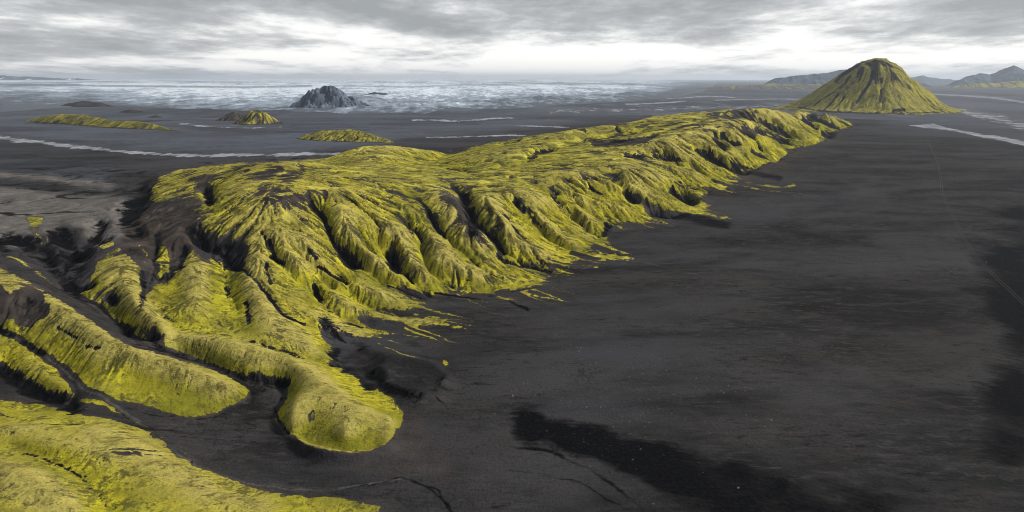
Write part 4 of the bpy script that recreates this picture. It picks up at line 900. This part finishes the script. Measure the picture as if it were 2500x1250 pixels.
def sand_material(name, c):
    s = NT(name); n = s.noise(.6, 3, .6); return s.done(s.bsdf(s.mix(n, tuple(k * .6 for k in c), c), .9))
def track():
    pts = P("2262,338 2275,365 2288,395 2296,430 2300,470 2312,500 2332,538 2352,580 2372,612 2400,646 2440,686 2500,742 2580,812")
    me = bpy.data.meshes.new('path'); vs = []; fs = []
    w = [unproj(u, v, 0) for u, v in pts]; w = [(float(a), float(b)) for a, b in w]
    # even out with a spline
    out = []
    for i in range(len(w) - 1):
        p0, p1, p2, p3 = w[max(i - 1, 0)], w[i], w[i + 1], w[min(i + 2, len(w) - 1)]
        for k in range(14):
            t = k / 14
            out.append(tuple(.5 * ((2 * p1[d]) + (-p0[d] + p2[d]) * t + (2 * p0[d] - 5 * p1[d] + 4 * p2[d] - p3[d]) * t * t + (-p0[d] + 3 * p1[d] - 3 * p2[d] + p3[d]) * t ** 3) for d in (0, 1)))
    for lane in (-.8, .8):
        base = len(vs)
        for i, p in enumerate(out):
            a = out[max(i - 1, 0)]; b = out[min(i + 1, len(out) - 1)]; dx, dy = b[0] - a[0], b[1] - a[1]; l = math.hypot(dx, dy); nx, ny = -dy / l, dx / l
            for off_, zz in ((-.17, .16), (-.1, .2), (.1, .2), (.17, .16)):
                vs.append((p[0] + nx * (lane + off_), p[1] + ny * (lane + off_), zz))
        for i in range(len(out) - 1):
            for j in range(3): q = base + i * 4 + j; fs.append((q, q + 1, q + 5, q + 4))
    me.from_pydata(vs, [], fs); me.materials.append(sand_material('pale_ruts', (.036, .035, .034)))
    o = bpy.data.objects.new('path', me); COL.objects.link(o); o['kind'] = 'structure'; o['label'] = 'faint vehicle track curving down the black plain at the right'
track()

# ------------------------------------------------------------------ stones strewn on the sand
def stones():
    g = np.random.default_rng(5); vs = []; fs = []
    base = np.array([(1, 0, 0), (-1, 0, 0), (0, 1, 0), (0, -1, 0), (0, 0, 1), (0, 0, -1)], float)
    tri = [(0, 2, 4), (2, 1, 4), (1, 3, 4), (3, 0, 4), (2, 0, 5), (1, 2, 5), (3, 1, 5), (0, 3, 5)]
    def add(x, y, r):
        z = float(hgt(h, x, y)); k = len(vs)
        p = base * (1 + g.normal(0, .22, (6, 1))) * r * np.array([1, g.uniform(.7, 1.3), .7]); a = g.uniform(0, 6.3)
        for q in p: vs.append((x + q[0] * math.cos(a) - q[1] * math.sin(a), y + q[0] * math.sin(a) + q[1] * math.cos(a), z + q[2] + r * .25))
        for t in tri: fs.append(tuple(k + i for i in t))
    for cu, cv, su, sv, n in ((1580, 900, 190, 60, 260), (1700, 980, 170, 45, 260), (1450, 920, 120, 60, 120), (1400, 1040, 100, 40, 90), (1750, 800, 250, 60, 140), (1300, 960, 60, 50, 60), (2440, 570, 40, 25, 70), (2450, 700, 30, 40, 50), (1600, 1130, 200, 40, 60)):
        for _ in range(n):
            u, v = g.normal(cu, su), g.normal(cv, sv)
            if not (1130 < u < 2520 and 500 < v < 1260): continue
            x, y = unproj(u, v); add(float(x), float(y), g.gamma(1.6, .05) + .05)
    me = bpy.data.meshes.new('stones'); me.from_pydata(vs, [], fs)
    s = NT('pale_stone'); me.materials.append(s.done(s.bsdf(s.mix(s.noise(.4, 2), (.07, .07, .07), (.24, .23, .22)), .9)))
    o = bpy.data.objects.new('stones', me); COL.objects.link(o); o['kind'] = 'stuff'; o['label'] = 'pale stones strewn thinly over the black sand'
stones()

def post():
    x, y = map(float, unproj(2407, 644)); z = float(hgt(h, x, y)); vs = []; fs = []
    prof = [(.16, 0), (.10, .05), (.075, .1), (.07, 1.5), (.09, 1.52), (.09, 1.72), (.04, 1.8)]
    for r, q in prof:
        for k in range(8): vs.append((r * math.cos(k * math.pi / 4), r * math.sin(k * math.pi / 4), q))
    for i in range(len(prof) - 1):
        for k in range(8): a = i * 8 + k; b = i * 8 + (k + 1) % 8; fs.append((a, b, b + 8, a + 8))
    fs.append(tuple(range(len(vs) - 8, len(vs))))
    me = bpy.data.meshes.new('marker_post'); me.from_pydata(vs, [], fs); me.materials.append(sand_material('weathered_wood', (.42, .40, .36)))
    o = bpy.data.objects.new('marker_post', me); COL.objects.link(o); o.location = (x, y, z); o.rotation_euler = (.05, .03, 0)
    o['label'] = 'small pale post standing beside the faint track at the right'; o['category'] = 'post'
post()

# ------------------------------------------------------------------ haze
def haze():
    import bmesh
    bm = bmesh.new(); bmesh.ops.create_cube(bm, size=1.0)
    for v in bm.verts: v.co = (v.co.x * 124000, v.co.y * 124000, -16.0 if v.co.z < 0 else 400.0)
    me = bpy.data.meshes.new('haze'); bm.to_mesh(me); bm.free()
    m = bpy.data.materials.new('haze_air'); m.use_nodes = True; t = m.node_tree; t.nodes.clear()
    o = t.nodes.new('ShaderNodeOutputMaterial'); v = t.nodes.new('ShaderNodeVolumePrincipled')
    v.inputs['Color'].default_value = (.80, .885, 1.0, 1); v.inputs['Density'].default_value = HAZE; v.inputs['Anisotropy'].default_value = .2
    t.links.new(v.outputs[0], o.inputs['Volume']); me.materials.append(m)
    ob = bpy.data.objects.new('haze', me); COL.objects.link(ob); ob['kind'] = 'stuff'; ob['label'] = 'thin bluish haze over the far plain and glacier'
HAZE = 3.5e-5
haze()
print('done', round(time.time() - T0, 1))
